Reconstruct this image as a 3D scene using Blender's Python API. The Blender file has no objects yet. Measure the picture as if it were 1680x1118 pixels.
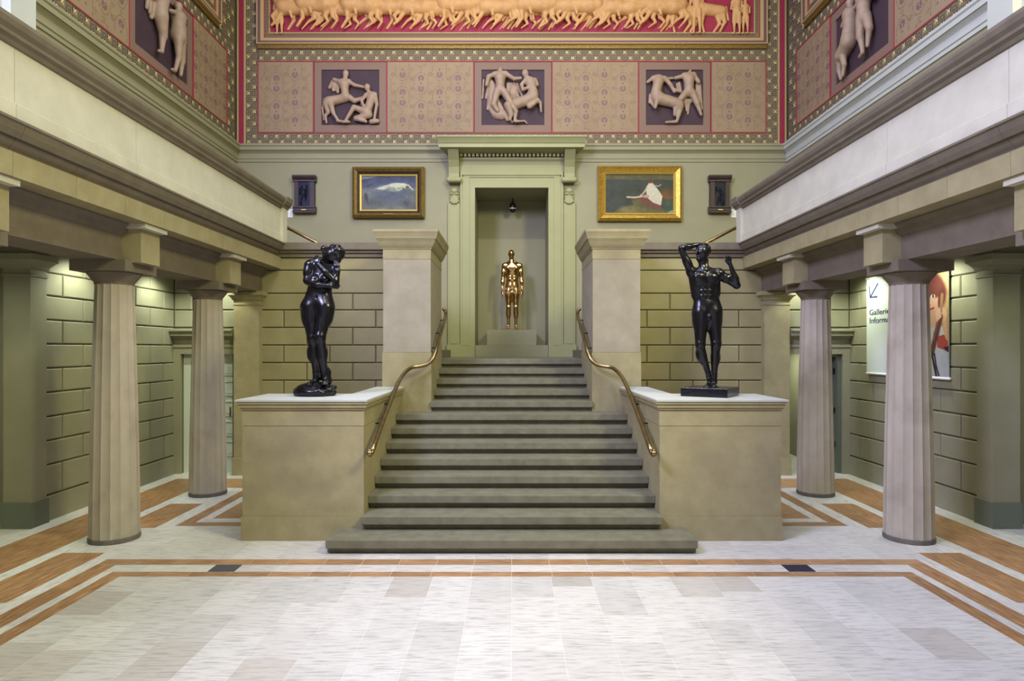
import bpy, bmesh, math, random
import numpy as np
from mathutils import Vector, Matrix
random.seed(7)
C = bpy.context.scene.collection
F = 1040.0; CX = 839.5; CY = 572.0; H = 2.2          # focal length and principal point in pixels, eye height in metres
def lin(c):
    c = [v/255.0 for v in c]
    return tuple((v/12.92 if v <= .04045 else ((v+.055)/1.055)**2.4) for v in c)
def P(px, py, D):
    return Vector(((px-CX)*D/F, D, H-(py-CY)*D/F))
# ------------------------------------------------------------------ camera, world, lights, exposure
sc = bpy.context.scene
cam = bpy.data.cameras.new('camera'); co = bpy.data.objects.new('camera', cam); C.objects.link(co)
cam.sensor_width = 36.0; cam.sensor_fit = 'HORIZONTAL'; cam.lens = 36.0*F/1680
cam.shift_x = -(CX-840)/1680; cam.shift_y = (CY-559)/1680
co.location = (0, 0, H); co.rotation_euler = (math.pi/2, 0, 0)
cam.clip_end = 200; sc.camera = co
w = bpy.data.worlds.new('world'); sc.world = w; w.use_nodes = True
w.node_tree.nodes['Background'].inputs[0].default_value = (0.95, 0.96, 1.0, 1)
w.node_tree.nodes['Background'].inputs[1].default_value = 0.15
sc.view_settings.view_transform = 'Standard'; sc.view_settings.look = 'None'
sc.view_settings.gamma = 1.0; sc.view_settings.exposure = -0.16; sc.view_settings.use_curve_mapping = False
def area(name, loc, target, size, power, col, sy=None):
    l = bpy.data.lights.new(name, 'AREA'); l.energy = power; l.color = col; l.size = size
    if sy: l.shape = 'RECTANGLE'; l.size_y = sy
    o = bpy.data.objects.new(name, l); C.objects.link(o); o.location = loc
    o.rotation_euler = (Vector(target)-Vector(loc)).to_track_quat('-Z', 'Y').to_euler(); return o
def spot(name, loc, target, power, col, ang=60, blend=.6, rad=.06):
    l = bpy.data.lights.new(name, 'SPOT'); l.energy = power; l.color = col; l.spot_size = math.radians(ang)
    l.spot_blend = blend; l.shadow_soft_size = rad
    o = bpy.data.objects.new(name, l); C.objects.link(o); o.location = loc
    o.rotation_euler = (Vector(target)-Vector(loc)).to_track_quat('-Z', 'Y').to_euler(); return o
area('skylight', (0, 6.0, 11.2), (0, 6.0, 0), 6.0, 920, (0.84, 0.88, 1.0), 9.0)
area('window_light_left', (-5.2, 1.5, 8.6), (4.5, 7.0, 3.0), 2.5, 1700, (0.62, 0.62, 1.0))
area('lamp_light_right', (5.2, 2.0, 8.2), (-4.2, 8.5, 3.2), 1.6, 800, (1.0, 0.95, 0.50))
area('front_fill_light', (0, -3.0, 3.4), (0, 8, 1.6), 7.0, 50, (1.0, 0.93, 0.78), 4.0)  # added warm fill from the open front, no lamp stands there
spot('track_spot_door', (0, 7.5, 9.8), (0, 13.6, 4.6), 760, (1.0, 0.94, 0.60), 38, .9)
spot('track_spot_frieze', (-1.2, 9.0, 6.9), (-2.9, 13.6, 9.9), 300, (1.0, 0.80, 0.50), 80, 1.0)
spot('track_spot_frieze', (2.2, 9.0, 6.9), (1.6, 13.6, 9.9), 200, (1.0, 0.80, 0.50), 90, 1.0)
for s in (-1, 1):
    spot('track_spot_statue', (s*1.2, 3.2, 8.0), (s*2.4, 7.8, 2.3), 420, (0.88, 0.88, 1.0), 34, .8)
    spot('track_spot_wall', (s*1.9, 6.2, 8.5), (s*3.1, 12.2, 3.6), 330, (1.0, 0.93, 0.60), 50, 1.0)

# ------------------------------------------------------------------ materials
def mat(name, col, rough=.75, col2=None, scale=6.0, stretch=(1,1,1), metal=0.0, bump=0.0, bscale=60.0, spec=.4, stain=None, contrast=(.35,.65)):
    m = bpy.data.materials.new(name); m.use_nodes = True
    nt = m.node_tree; b = nt.nodes['Principled BSDF']
    b.inputs['Roughness'].default_value = rough; b.inputs['Metallic'].default_value = metal
    b.inputs['Specular IOR Level'].default_value = spec
    b.inputs['Base Color'].default_value = (*col, 1)
    if col2 or bump:
        tc = nt.nodes.new('ShaderNodeNewGeometry'); mp = nt.nodes.new('ShaderNodeMapping')
        nt.links.new(tc.outputs['Position'], mp.inputs[0]); mp.inputs['Scale'].default_value = stretch
    if col2:
        n = nt.nodes.new('ShaderNodeTexNoise'); n.inputs['Scale'].default_value = scale; n.inputs['Detail'].default_value = 8
        n.inputs['Roughness'].default_value = .62
        r = nt.nodes.new('ShaderNodeValToRGB'); r.color_ramp.elements[0].position = contrast[0]; r.color_ramp.elements[1].position = contrast[1]
        r.color_ramp.elements[0].color = (*col, 1); r.color_ramp.elements[1].color = (*col2, 1)
        nt.links.new(mp.outputs[0], n.inputs['Vector']); nt.links.new(n.outputs[0], r.inputs[0])
        out = r.outputs[0]
        if stain:
            n2 = nt.nodes.new('ShaderNodeTexNoise'); n2.inputs['Scale'].default_value = 1.3; n2.inputs['Detail'].default_value = 5
            r2 = nt.nodes.new('ShaderNodeValToRGB'); r2.color_ramp.elements[0].position = .54; r2.color_ramp.elements[1].position = .75
            r2.color_ramp.elements[0].color = (0,0,0,1); r2.color_ramp.elements[1].color = (.7,.7,.7,1)
            mx = nt.nodes.new('ShaderNodeMixRGB'); mx.inputs[2].default_value = (*stain, 1)
            nt.links.new(tc.outputs['Position'], n2.inputs['Vector']); nt.links.new(n2.outputs[0], r2.inputs[0])
            nt.links.new(r2.outputs[0], mx.inputs[0]); nt.links.new(out, mx.inputs[1]); out = mx.outputs[0]
        nt.links.new(out, b.inputs['Base Color'])
    if 'travertine' in name or name.startswith('painted_'):
        oi = nt.nodes.new('ShaderNodeObjectInfo'); mr = nt.nodes.new('ShaderNodeMapRange'); mr.inputs[3].default_value = .84 if 'travertine' in name else .93; mr.inputs[4].default_value = 1.08 if 'brown' in name else 1.0
        nt.links.new(oi.outputs['Random'], mr.inputs[0]); ml = nt.nodes.new('ShaderNodeVectorMath'); ml.operation = 'SCALE'
        nt.links.new(out, ml.inputs[0]); nt.links.new(mr.outputs[0], ml.inputs['Scale']); nt.links.new(ml.outputs[0], b.inputs['Base Color'])
    if bump:
        nb = nt.nodes.new('ShaderNodeTexNoise'); nb.inputs['Scale'].default_value = bscale; nb.inputs['Detail'].default_value = 4
        bp = nt.nodes.new('ShaderNodeBump'); bp.inputs['Strength'].default_value = bump; bp.inputs['Distance'].default_value = .02
        nt.links.new(mp.outputs[0], nb.inputs['Vector']); nt.links.new(nb.outputs[0], bp.inputs['Height']); nt.links.new(bp.outputs[0], b.inputs['Normal'])
    return m
def vcmat(name, rough=.6, spec=.3):
    m = bpy.data.materials.new(name); m.use_nodes = True; nt = m.node_tree; b = nt.nodes['Principled BSDF']
    a = nt.nodes.new('ShaderNodeAttribute'); a.attribute_name = 'Col'
    nt.links.new(a.outputs['Color'], b.inputs['Base Color']); b.inputs['Roughness'].default_value = rough; b.inputs['Specular IOR Level'].default_value = spec
    return m
M = {}
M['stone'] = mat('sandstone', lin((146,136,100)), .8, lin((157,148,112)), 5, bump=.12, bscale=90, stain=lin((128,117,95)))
M['stone_lit'] = mat('spotlit_sandstone', lin((186,182,164)), .8, lin((198,194,176)), 3, bump=.06, bscale=70)  # spotlight on the parapets is put into this lighter stone colour
M['column'] = mat('column_sandstone', lin((166,157,140)), .8, lin((181,170,153)), 4, (1,1,.5), bump=.1, bscale=70, stain=lin((124,112,97)))
M['coldark'] = mat('dark_worn_stone', lin((94,90,83)), .8, lin((110,104,94)), 8)
M['beam'] = mat('shaded_beam_sandstone', lin((107,97,83)), .8, lin((118,109,93)), 4, bump=.06, bscale=60)  # shade on cornices and mouldings is put into this darker stone colour
M['block'] = mat('painted_block', lin((146,138,98)), .7, lin((155,147,108)), 3, bump=.04, bscale=60)
M['blockg'] = mat('painted_green_block', lin((139,137,112)), .6, lin((146,143,120)), 3, bump=.03, bscale=60)
M['joint'] = mat('joint', lin((104,100,76)), .9)
M['green'] = mat('green_paint', lin((140,137,108)), .6, lin((146,143,114)), 1.5)
M['greenl'] = mat('light_green_paint', lin((147,147,106)), .55, lin((152,152,112)), 2)
M['greend'] = mat('dark_green_paint', lin((92,98,84)), .6)
M['ceil'] = mat('ceiling_paint', lin((150,158,132)), .7)
M['tread'] = mat('stair_stone', lin((104,101,82)), .6, lin((120,117,98)), 7, bump=.06, bscale=60)
M['white'] = mat('white_travertine', lin((162,159,152)), .38, lin((210,207,199)), 5, (1,9,1), bump=.02, bscale=40, contrast=(.30,.52))
M['white2'] = mat('cream_travertine', lin((158,153,144)), .38, lin((194,188,178)), 5, (1,9,1), contrast=(.30,.52))
M['whitey'] = mat('white_travertine_side', lin((162,159,152)), .38, lin((210,207,199)), 5, (9,1,1), contrast=(.30,.52))
M['grout'] = mat('grout', lin((216,214,208)), .8)
M['brownx'] = mat('brown_travertine', lin((132,92,58)), .35, lin((188,152,112)), 4, (1,14,1), contrast=(.35,.66))
M['browny'] = mat('brown_travertine_side', lin((120,80,48)), .35, lin((182,144,102)), 4, (14,1,1), contrast=(.35,.66))
M['brass'] = mat('aged_brass', lin((140,120,82)), .3, lin((170,148,108)), 12, metal=1)
M['bronze'] = mat('black_bronze', lin((14,14,20)), .24, lin((30,28,34)), 14, metal=.55, spec=.8, bump=.12, bscale=22)
M['pier'] = mat('pier_sandstone', lin((145,137,117)), .8, lin((156,148,128)), 4, bump=.08, bscale=70, stain=lin((130,121,100)))
M['gold'] = mat('polished_gold_bronze', lin((196,150,92)), .16, lin((222,184,128)), 10, metal=1)
M['goldleaf'] = mat('gold_leaf', lin((190,150,52)), .4, lin((222,186,92)), 20, metal=.75, bump=.25, bscale=55)
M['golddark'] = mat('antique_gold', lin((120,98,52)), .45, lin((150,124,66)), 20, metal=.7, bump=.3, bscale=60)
M['goldlight'] = mat('bright_gold_slip', lin((204,178,92)), .4, metal=.3)
M['black'] = mat('black_metal', lin((18,20,26)), .3)
M['wood_dark'] = mat('dark_wood', lin((48,36,38)), .45, lin((62,46,46)), 10, (1,1,.3))
M['relief_dark'] = mat('dark_bronze_relief', lin((26,28,42)), .35, metal=.6)
M['drain'] = mat('grey_mat', lin((74,74,78)), .85)
M['draind'] = mat('navy_mat', lin((34,36,54)), .85)
M['redf'] = mat('crimson_field', lin((142,36,62)), .6, lin((150,42,70)), 2)
M['redl'] = mat('red_line', lin((160,58,66)), .6)
M['cream'] = mat('cream_paint', lin((177,156,104)), .6)
M['purple'] = mat('mauve_paint', lin((110,76,86)), .6)
M['tan'] = mat('tan_wall_paint', lin((142,123,95)), .65, lin((149,130,102)), 2)
M['mauve'] = mat('mauve_motif', lin((128,90,98)), .65)
M['mauvel'] = mat('pale_mauve_motif', lin((136,108,92)), .65)
M['keybg'] = mat('key_ground', lin((126,111,81)), .65)
M['keyline'] = mat('key_line', lin((82,76,74)), .65)
M['star'] = mat('cream_star', lin((236,222,156)), .6)
M['frame'] = mat('mauve_frame_paint', lin((128,104,90)), .65)
M['metbg'] = mat('metope_ground', lin((60,44,53)), .7, lin((68,51,60)), 3)
M['plaster'] = mat('relief_plaster', lin((149,126,106)), .55, lin((164,141,121)), 9, bump=.1, bscale=50)
M['plaster2'] = mat('warm_relief_plaster', lin((190,144,92)), .6, lin((204,162,108)), 9, bump=.1, bscale=50)
M['pierw'] = mat('pale_grey_paint', lin((180,184,175)), .6, lin((187,190,182)), 3)
M['doorw'] = mat('pale_door_paint', lin((200,208,196)), .5)
M['bannerw'] = mat('white_banner', lin((204,211,204)), .6)
M['inkblue'] = mat('slate_ink', lin((60,68,98)), .9, spec=.05)
M['label'] = mat('white_card', lin((226,226,222)), .6)
M['basew'] = mat('grey_green_base', lin((104,110,96)), .55)
M['woodfloor'] = mat('wood_floor', lin((150,120,80)), .5, lin((170,140,98)), 8, (1,6,1))
M['paint'] = vcmat('oil_painting', .45)
M['print'] = vcmat('printed_banner', .6)
lm = bpy.data.materials.new('lamp_glow'); lm.use_nodes = True
b_ = lm.node_tree.nodes['Principled BSDF']; b_.inputs['Emission Color'].default_value = (1,1,.85,1); b_.inputs['Emission Strength'].default_value = 6; M['lamp'] = lm

# ------------------------------------------------------------------ mesh helpers
class MB:
    def __init__(s): s.v = []; s.f = []
    def add(s, vs, fs):
        o = len(s.v); s.v += [tuple(p) for p in vs]; s.f += [tuple(i+o for i in f) for f in fs]; return s
    def box(s, x0, x1, y0, y1, z0, z1, T=None):
        vs = [(x,y,z) for x in (x0,x1) for y in (y0,y1) for z in (z0,z1)]
        if T: vs = [T(*p) for p in vs]
        return s.add(vs, [(0,1,3,2),(4,6,7,5),(0,4,5,1),(2,3,7,6),(0,2,6,4),(1,5,7,3)])
    def prism(s, pts, a0, a1, T):           # closed 2-D outline (p,q) extruded a0..a1, T(p,q,a)->xyz
        n = len(pts); vs = [T(p,q,a0) for p,q in pts]+[T(p,q,a1) for p,q in pts]
        fs = [(i,(i+1)%n,n+(i+1)%n,n+i) for i in range(n)]+[tuple(range(n))[::-1], tuple(range(n,2*n))]
        return s.add(vs, fs)
    def tube(s, pts, r, n=12, caps=True):
        pts = [Vector(p) for p in pts]; rs = r if isinstance(r,(list,tuple)) else [r]*len(pts)
        up = Vector((0,0,1)); rings = []; prev = None
        for i,p in enumerate(pts):
            d = (pts[min(i+1,len(pts)-1)]-pts[max(i-1,0)]).normalized()
            if prev is None:
                a = d.cross(up if abs(d.z)<.9 else Vector((1,0,0))).normalized()
            else:
                a = (prev-d*prev.dot(d)).normalized()
            prev = a; b = d.cross(a)
            rings.append([p+(a*math.cos(2*math.pi*k/n)+b*math.sin(2*math.pi*k/n))*rs[i] for k in range(n)])
        vs = [q for R in rings for q in R]; fs = []
        for i in range(len(rings)-1):
            for k in range(n): fs.append((i*n+k, i*n+(k+1)%n, (i+1)*n+(k+1)%n, (i+1)*n+k))
        if caps: fs += [tuple(range(n))[::-1], tuple(range((len(rings)-1)*n, len(rings)*n))]
        return s.add(vs, fs)
    def lathe(s, prof, cx, cy, n=32):
        vs = [(cx+r*math.cos(2*math.pi*k/n), cy+r*math.sin(2*math.pi*k/n), z) for r,z in prof for k in range(n)]
        fs = [(i*n+k, i*n+(k+1)%n, (i+1)*n+(k+1)%n, (i+1)*n+k) for i in range(len(prof)-1) for k in range(n)]
        fs += [tuple(range(n))[::-1], tuple(range((len(prof)-1)*n, len(prof)*n))]
        return s.add(vs, fs)
    def ell(s, c, r, n=14, m=9, rot=None):
        vs = []; c = Vector(c)
        for i in range(m+1):
            t = math.pi*i/m
            for k in range(n):
                a = 2*math.pi*k/n
                q = Vector((math.sin(t)*math.cos(a)*r[0], math.sin(t)*math.sin(a)*r[1], math.cos(t)*r[2]))
                if rot: q = rot @ q
                vs.append(c+q)
        fs = [(i*n+k, i*n+(k+1)%n, (i+1)*n+(k+1)%n, (i+1)*n+k) for i in range(m) for k in range(n)]
        return s.add(vs, fs)
    def cap(s, p0, p1, r0, r1=None, n=12):
        r1 = r0 if r1 is None else r1; p0 = Vector(p0); p1 = Vector(p1); d = p1-p0; L = max(d.length,1e-5); d = d/L
        pts = []; rs = []
        for i in range(6):
            t = math.pi/2*i/5; pts.append(p0-d*r0*math.cos(t)); rs.append(max(r0*math.sin(t), r0*.02))
        for i in range(6):
            t = math.pi/2*i/5; pts.append(p1+d*r1*math.sin(t)); rs.append(max(r1*math.cos(t), r1*.02))
        return s.tube(pts, rs, n)
    def bm(s):
        b = bmesh.new(); vv = [b.verts.new(p) for p in s.v]
        for f in s.f:
            try: b.faces.new([vv[i] for i in f])
            except ValueError: pass
        bmesh.ops.remove_doubles(b, verts=b.verts, dist=1e-6)
        bmesh.ops.recalc_face_normals(b, faces=b.faces); return b
    def build(s, name, m, parent=None, smooth=False, bevel=0, autosmooth=False):
        b = s.bm()
        if bevel: bmesh.ops.bevel(b, geom=[e for e in b.edges if e.is_manifold and e.calc_face_angle(0) > .5], offset=bevel, segments=2, affect='EDGES', profile=.6)
        me = bpy.data.meshes.new(name)
        b.to_mesh(me); b.free(); me.materials.append(M[m] if isinstance(m,str) else m)
        if smooth: me.polygons.foreach_set('use_smooth', [True]*len(me.polygons))
        if autosmooth: me.set_sharp_from_angle(angle=math.radians(35)) if False else None
        o = bpy.data.objects.new(name, me); C.objects.link(o)
        if parent is not None: o.parent = parent; o.matrix_parent_inverse = parent.matrix_world.inverted() if False else Matrix.Translation(-Vector(parent.location))
        return o
def tag(o, label=None, cat=None, group=None, kind=None):
    if label: o['label'] = label
    if cat: o['category'] = cat
    if group: o['group'] = group
    if kind: o['kind'] = kind
    return o
def empty(name, loc, label, cat, group=None):
    o = bpy.data.objects.new(name, None); C.objects.link(o); o.location = loc; o.empty_display_size = .1
    bpy.context.view_layer.update() if False else None
    return tag(o, label, cat, group)
def loft(prof, x0, x1, y0, y1, back=0.0):
    """rectangular block whose outline swells with height: prof = (overhang, z)"""
    vs = []
    for e, z in prof: vs += [(x0-e, y0-e, z), (x1+e, y0-e, z), (x1+e, y1+e*back, z), (x0-e, y1+e*back, z)]
    n = len(prof); fs = [(r*4+i, r*4+(i+1)%4, (r+1)*4+(i+1)%4, (r+1)*4+i) for r in range(n-1) for i in range(4)]+[(3,2,1,0), tuple(range(4*n-4, 4*n))]
    return MB().add(vs, fs)
class SB:
    """limbs and muscles as capsules and ellipsoids, melted into one smooth skin"""
    def __init__(s): s.p = []
    def cap(s, p0, p1, r0, r1=None, n=0, k=None):
        r1 = r0 if r1 is None else r1
        s.p.append(('c', np.array(p0, float), np.array(p1, float), r0, r1, k if k is not None else .55*min(r0, r1))); return s
    def ell(s, c_, r, n=0, m=0, rot=None, k=None, neg=False):
        s.p.append(('n' if neg else 'e', np.array(c_, float), np.array(r, float), np.array(rot) if rot is not None else None, 0, k if k is not None else .5*min(r))); return s
def figure(sb, name, m, parent, voxel=.012, smooth_it=0):
    lo = np.full(3, 1e9); hi = -lo
    for q in sb.p:
        if q[0] == 'c': R = max(q[3], q[4]); a = np.minimum(q[1], q[2])-R; b = np.maximum(q[1], q[2])+R
        elif q[0] == 'e': R = q[2].max(); a = q[1]-R; b = q[1]+R
        else: continue
        lo = np.minimum(lo, a); hi = np.maximum(hi, b)
    h = voxel; lo -= 3*h; n = np.ceil((hi+3*h-lo)/h).astype(int)+1
    D = np.full(n, .5)
    for q in sb.p:
        kk = max(q[5], 1e-4)
        if q[0] == 'c': R = max(q[3], q[4]); a = np.minimum(q[1], q[2])-R; b = np.maximum(q[1], q[2])+R
        else: R = q[2].max(); a = q[1]-R; b = q[1]+R
        pad = kk*1.2+3*h
        i0 = np.clip(((a-pad-lo)/h).astype(int), 0, n-1); i1 = np.clip(((b+pad-lo)/h).astype(int)+2, 1, n)
        g = np.ix_(*[np.arange(i0[t], i1[t]) for t in range(3)])
        X, Y, Z = [lo[t]+np.arange(i0[t], i1[t])*h for t in range(3)]
        P_ = np.stack(np.meshgrid(X, Y, Z, indexing='ij'), -1)
        if q[0] == 'c':
            ba = q[2]-q[1]; L2 = max(ba @ ba, 1e-9); pa = P_-q[1]; t = np.clip((pa @ ba)/L2, 0, 1)
            d = np.linalg.norm(pa-t[..., None]*ba, axis=-1)-(q[3]+(q[4]-q[3])*t)
        else:
            pa = P_-q[1]
            if q[3] is not None: pa = pa @ q[3]
            k0 = np.linalg.norm(pa/q[2], axis=-1); k1 = np.linalg.norm(pa/(q[2]**2), axis=-1)+1e-9; d = k0*(k0-1)/k1
            d = np.where(k0 < 1e-3, -q[2].min(), d)
        o = D[g]
        if q[0] == 'n':
            hh = np.clip(.5-.5*(o+d)/kk, 0, 1); D[g] = o*(1-hh)-d*hh+kk*hh*(1-hh)
        else:
            hh = np.clip(.5+.5*(o-d)/kk, 0, 1); D[g] = o*(1-hh)+d*hh-kk*hh*(1-hh)
    # surface nets
    ins = D < 0; S = np.zeros(n-1, int); acc = np.zeros(tuple(n-1)+(3,)); cnt = np.zeros(n-1)
    sl = lambda o_: tuple(slice(o_[t], n[t]-1+o_[t]) for t in range(3))
    cor = [(a_, b_, c_) for a_ in (0,1) for b_ in (0,1) for c_ in (0,1)]
    for A in cor:
        for t in range(3):
            if A[t]: continue
            B = list(A); B[t] = 1; B = tuple(B); da, db = D[sl(A)], D[sl(B)]; x = (da < 0) != (db < 0)
            f = np.where(x, da/np.where(x, da-db, 1), 0)
            for u in range(3): acc[..., u] += x*(A[u]+(f if u == t else 0))
            cnt += x
    act = cnt > 0; idx = -np.ones(n-1, int); idx[act] = np.arange(act.sum())
    cell = np.argwhere(act); V = lo+(cell+acc[act]/cnt[act][:, None])*h
    quads = []
    for t in range(3):
        u, v = (t+1) % 3, (t+2) % 3
        A = [slice(1, n[q]-1) for q in range(3)]; A[t] = slice(0, n[t]-1); B = list(A); B[t] = slice(1, n[t])
        a = ins[tuple(A)]; b = ins[tuple(B)]; e = np.argwhere(a != b); 
        if len(e) == 0: continue
        flip = a[tuple(e.T)]; off = np.ones(3, int); off[t] = 0; c0 = e+off
        def at(du, dv):
            c1 = c0.copy(); c1[:, u] -= du; c1[:, v] -= dv; return idx[c1[:,0], c1[:,1], c1[:,2]]
        Q = np.stack([at(1,1), at(0,1), at(0,0), at(1,0)], 1); Q[~flip] = Q[~flip][:, ::-1]; quads.append(Q)
    Q = np.concatenate(quads); Q = Q[(Q >= 0).all(1)]
    # light relaxation
    E = np.concatenate([Q[:, [0,1]], Q[:, [1,2]], Q[:, [2,3]], Q[:, [3,0]]])
    for _ in range(2):
        W = np.zeros_like(V); c_ = np.zeros(len(V)); np.add.at(W, E[:,0], V[E[:,1]]); np.add.at(W, E[:,1], V[E[:,0]]); np.add.at(c_, E[:,0], 1); np.add.at(c_, E[:,1], 1)
        V = V*.5+.5*W/np.maximum(c_, 1)[:, None]
    me = bpy.data.meshes.new(name); me.vertices.add(len(V)); me.vertices.foreach_set('co', V.ravel())
    me.loops.add(Q.size); me.loops.foreach_set('vertex_index', Q.ravel().astype(np.int32)); me.polygons.add(len(Q))
    me.polygons.foreach_set('loop_start', np.arange(0, Q.size, 4, dtype=np.int32)); me.update(calc_edges=True); me.validate()
    me.materials.append(M[m]); me.polygons.foreach_set('use_smooth', [True]*len(me.polygons))
    o = bpy.data.objects.new(name, me); C.objects.link(o)
    if parent is not None: o.parent = parent; o.matrix_parent_inverse = Matrix.Translation(-Vector(parent.location))
    return o
def struct(name, mb, m, label=None, **k):
    o = mb.build(name, m, **k); return tag(o, label, None, None, 'structure')

# block wall: rows of bevelled stones on a plane. T(u,v,w) -> xyz, w outwards
_bm_cache = {}
def stone(T, u0, u1, v0, v1, d=.026, ch=.012, gap=.008, name='stone_block', m='block', parent=None):
    u0 += gap; u1 -= gap; v0 += gap; v1 -= gap
    mb = MB(); vs = [T(u0,v0,0),T(u1,v0,0),T(u1,v1,0),T(u0,v1,0),T(u0+ch*.0,v0,d-ch),T(u1,v0,d-ch),T(u1,v1,d-ch),T(u0,v1,d-ch),
                     T(u0+ch,v0+ch,d),T(u1-ch,v0+ch,d),T(u1-ch,v1-ch,d),T(u0+ch,v1-ch,d)]
    fs = [(3,2,1,0)]+[(i,(i+1)%4,4+(i+1)%4,4+i) for i in range(4)]+[(4+i,4+(i+1)%4,8+(i+1)%4,8+i) for i in range(4)]+[(8,9,10,11)]
    return mb.add(vs, fs).build(name, m, parent)
ROWS = [.32, .402, .711, 1.02, 1.329, 1.638, 1.947, 2.256, 2.565, 2.874, 3.17]
def block_wall(T, u0, u1, rows, m, parent, off=0.0, L=.81, skip=None):
    for i in range(len(rows)-1):
        v0, v1 = rows[i], rows[i+1]
        base = off + (L/2 if i % 2 else 0)
        k = math.floor((u0-base)/L); js = [u0]
        while base+k*L < u1:
            if base+k*L > u0+.06 and base+k*L < u1-.06: js.append(base+k*L)
            k += 1
        js.append(u1)
        for a, b in zip(js[:-1], js[1:]):
            if skip and skip((a+b)/2, (v0+v1)/2): continue
            stone(T, a, b, v0, v1, m=m, parent=parent)

# ================================================================== STRUCTURE
WB = 11.15      # lower back wall plane
DU = 13.6       # upper back wall
XS = 5.95       # side wall
# ---- floor
fl = struct('floor', MB().box(-7.5, 7.5, -3.2, 11.3, -.2, -.0012), 'grout', 'pale stone floor with brown inlaid bands')
def tiles(x0, x1, y0, y1, nx, ny, m, name, stag=0, rnd=None, g=.0035):
    w_ = (x1-x0)/nx; l_ = (y1-y0)/ny
    for i in range(nx):
        o = stag*l_*random.choice((0,.5,.25,.75)) if stag else 0
        ys = [y0]+[y0+o+l_*k for k in range(ny+1) if y0+o+l_*k > y0+.08 and y0+o+l_*k < y1-.08]+[y1]
        for a, b in zip(ys[:-1], ys[1:]):
            mm = m if not rnd or random.random() > .16 else rnd
            MB().box(x0+i*w_+g/2, x0+(i+1)*w_-g/2, a+g/2, b-g/2, -.02, random.uniform(-.0003,.0003)).build(name, mm, fl)
tw = .386
tiles(-tw*10+.08, tw*10-.08, 2.6, 6.11, 20, 7, 'white', 'floor_tile', 1, 'white2')
XI0, XI1, XO0, XO1 = 3.78, 3.93, 4.02, 4.22
tiles(-XI1, XI1, 6.11, 6.24, 20, 1, 'brownx', 'brown_floor_tile')
for s in (-1, 1):
    q = sorted((s*XI0, s*XI1)); tiles(q[0], q[1], 2.6, 6.11, 1, 6, 'browny', 'brown_floor_tile')
    q = sorted((s*XI1, s*XO0)); tiles(q[0], q[1], 2.6, 6.24, 1, 6, 'whitey', 'floor_tile')
    q = sorted((s*XO0, s*XO1)); tiles(q[0], q[1], 2.6, 6.44, 1, 6, 'browny', 'brown_floor_tile')
    q = sorted((s*3.0, s*XO0)); tiles(q[0], q[1], 6.24, 6.44, 3, 1, 'white', 'floor_tile')
    q = sorted((s*XO1, s*4.37)); tiles(q[0], q[1], 2.6, 6.61, 1, 6, 'whitey', 'floor_tile')
    q = sorted((s*4.37, s*4.83))
    for (a, b) in ((3.25, 4.6), (5.48, 6.82), (7.77, 8.98)): tiles(q[0], q[1], a, b, 2, 2 if b < 9.1 else 1, 'browny', 'brown_floor_tile')
    for (a, b) in ((2.6, 3.25), (4.6, 5.48), (6.82, 7.77), (8.98, 10.0)): tiles(q[0], q[1], a, b, 1, 1, 'whitey', 'floor_tile')
    q = sorted((s*4.83, s*4.98)); tiles(q[0], q[1], 2.6, 10.0, 1, 6, 'whitey', 'floor_tile')
    q = sorted((s*4.98, s*5.65)); tiles(q[0], q[1], 2.6, 10.7, 2, 9, 'browny', 'brown_floor_tile')
    q = sorted((s*5.65, s*6.6)); tiles(q[0], q[1], 2.6, 11.15, 1, 7, 'whitey', 'floor_tile')
    q = sorted((s*3.1, s*4.98)); tiles(q[0], q[1], 10.0, 10.7, 3, 2, 'brownx', 'brown_floor_tile')
    q = sorted((s*2.0, s*5.65)); tiles(q[0], q[1], 10.7, 11.15, 6, 1, 'white', 'floor_tile')
    # nested figure behind the pedestal
    q = sorted((s*2.2, s*4.17)); tiles(q[0], q[1], 7.85, 8.02, 3, 1, 'brownx', 'brown_floor_tile')
    q = sorted((s*4.0, s*4.17)); tiles(q[0], q[1], 8.02, 9.84, 1, 2, 'browny', 'brown_floor_tile')
    q = sorted((s*2.2, s*3.87)); tiles(q[0], q[1], 8.2, 9.7, 2, 3, 'brownx', 'brown_floor_tile')
    q = sorted((s*2.2, s*3.87)); tiles(q[0], q[1], 8.02, 8.2, 2, 1, 'white', 'floor_tile')
    q = sorted((s*3.87, s*4.0)); tiles(q[0], q[1], 8.02, 9.84, 1, 2, 'whitey', 'floor_tile')
    q = sorted((s*4.17, s*4.37)); tiles(q[0], q[1], 7.85, 10.0, 1, 3, 'whitey', 'floor_tile')
    q = sorted((s*2.2, s*4.0)); tiles(q[0], q[1], 9.84, 10.0, 2, 1, 'white', 'floor_tile')
    q = sorted((s*1.985, s*4.37)); tiles(q[0], q[1], 6.61, 7.85, 5, 2, 'white', 'floor_tile', 1)
tiles(-XO1, XO1, 6.44, 6.61, 22, 1, 'brownx', 'brown_floor_tile')
tiles(-2.73, 2.73, 6.24, 6.44, 14, 1, 'white', 'floor_tile')
tiles(-1.985, 1.985, 6.61, 6.8, 10, 1, 'white', 'floor_tile')
for s in (-1, 1):
    q = sorted((s*2.73, s*3.0)); o = MB().box(q[0]+.004, q[1]-.004, 6.244, 6.436, -.004, .003)
    o = o.build('floor_hatch', 'drain' if s < 0 else 'draind')
    tag(o, 'dark grey square hatch let into the floor in front of the left pedestal' if s < 0 else 'dark navy square hatch let into the floor in front of the right pedestal', 'hatch')

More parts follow.
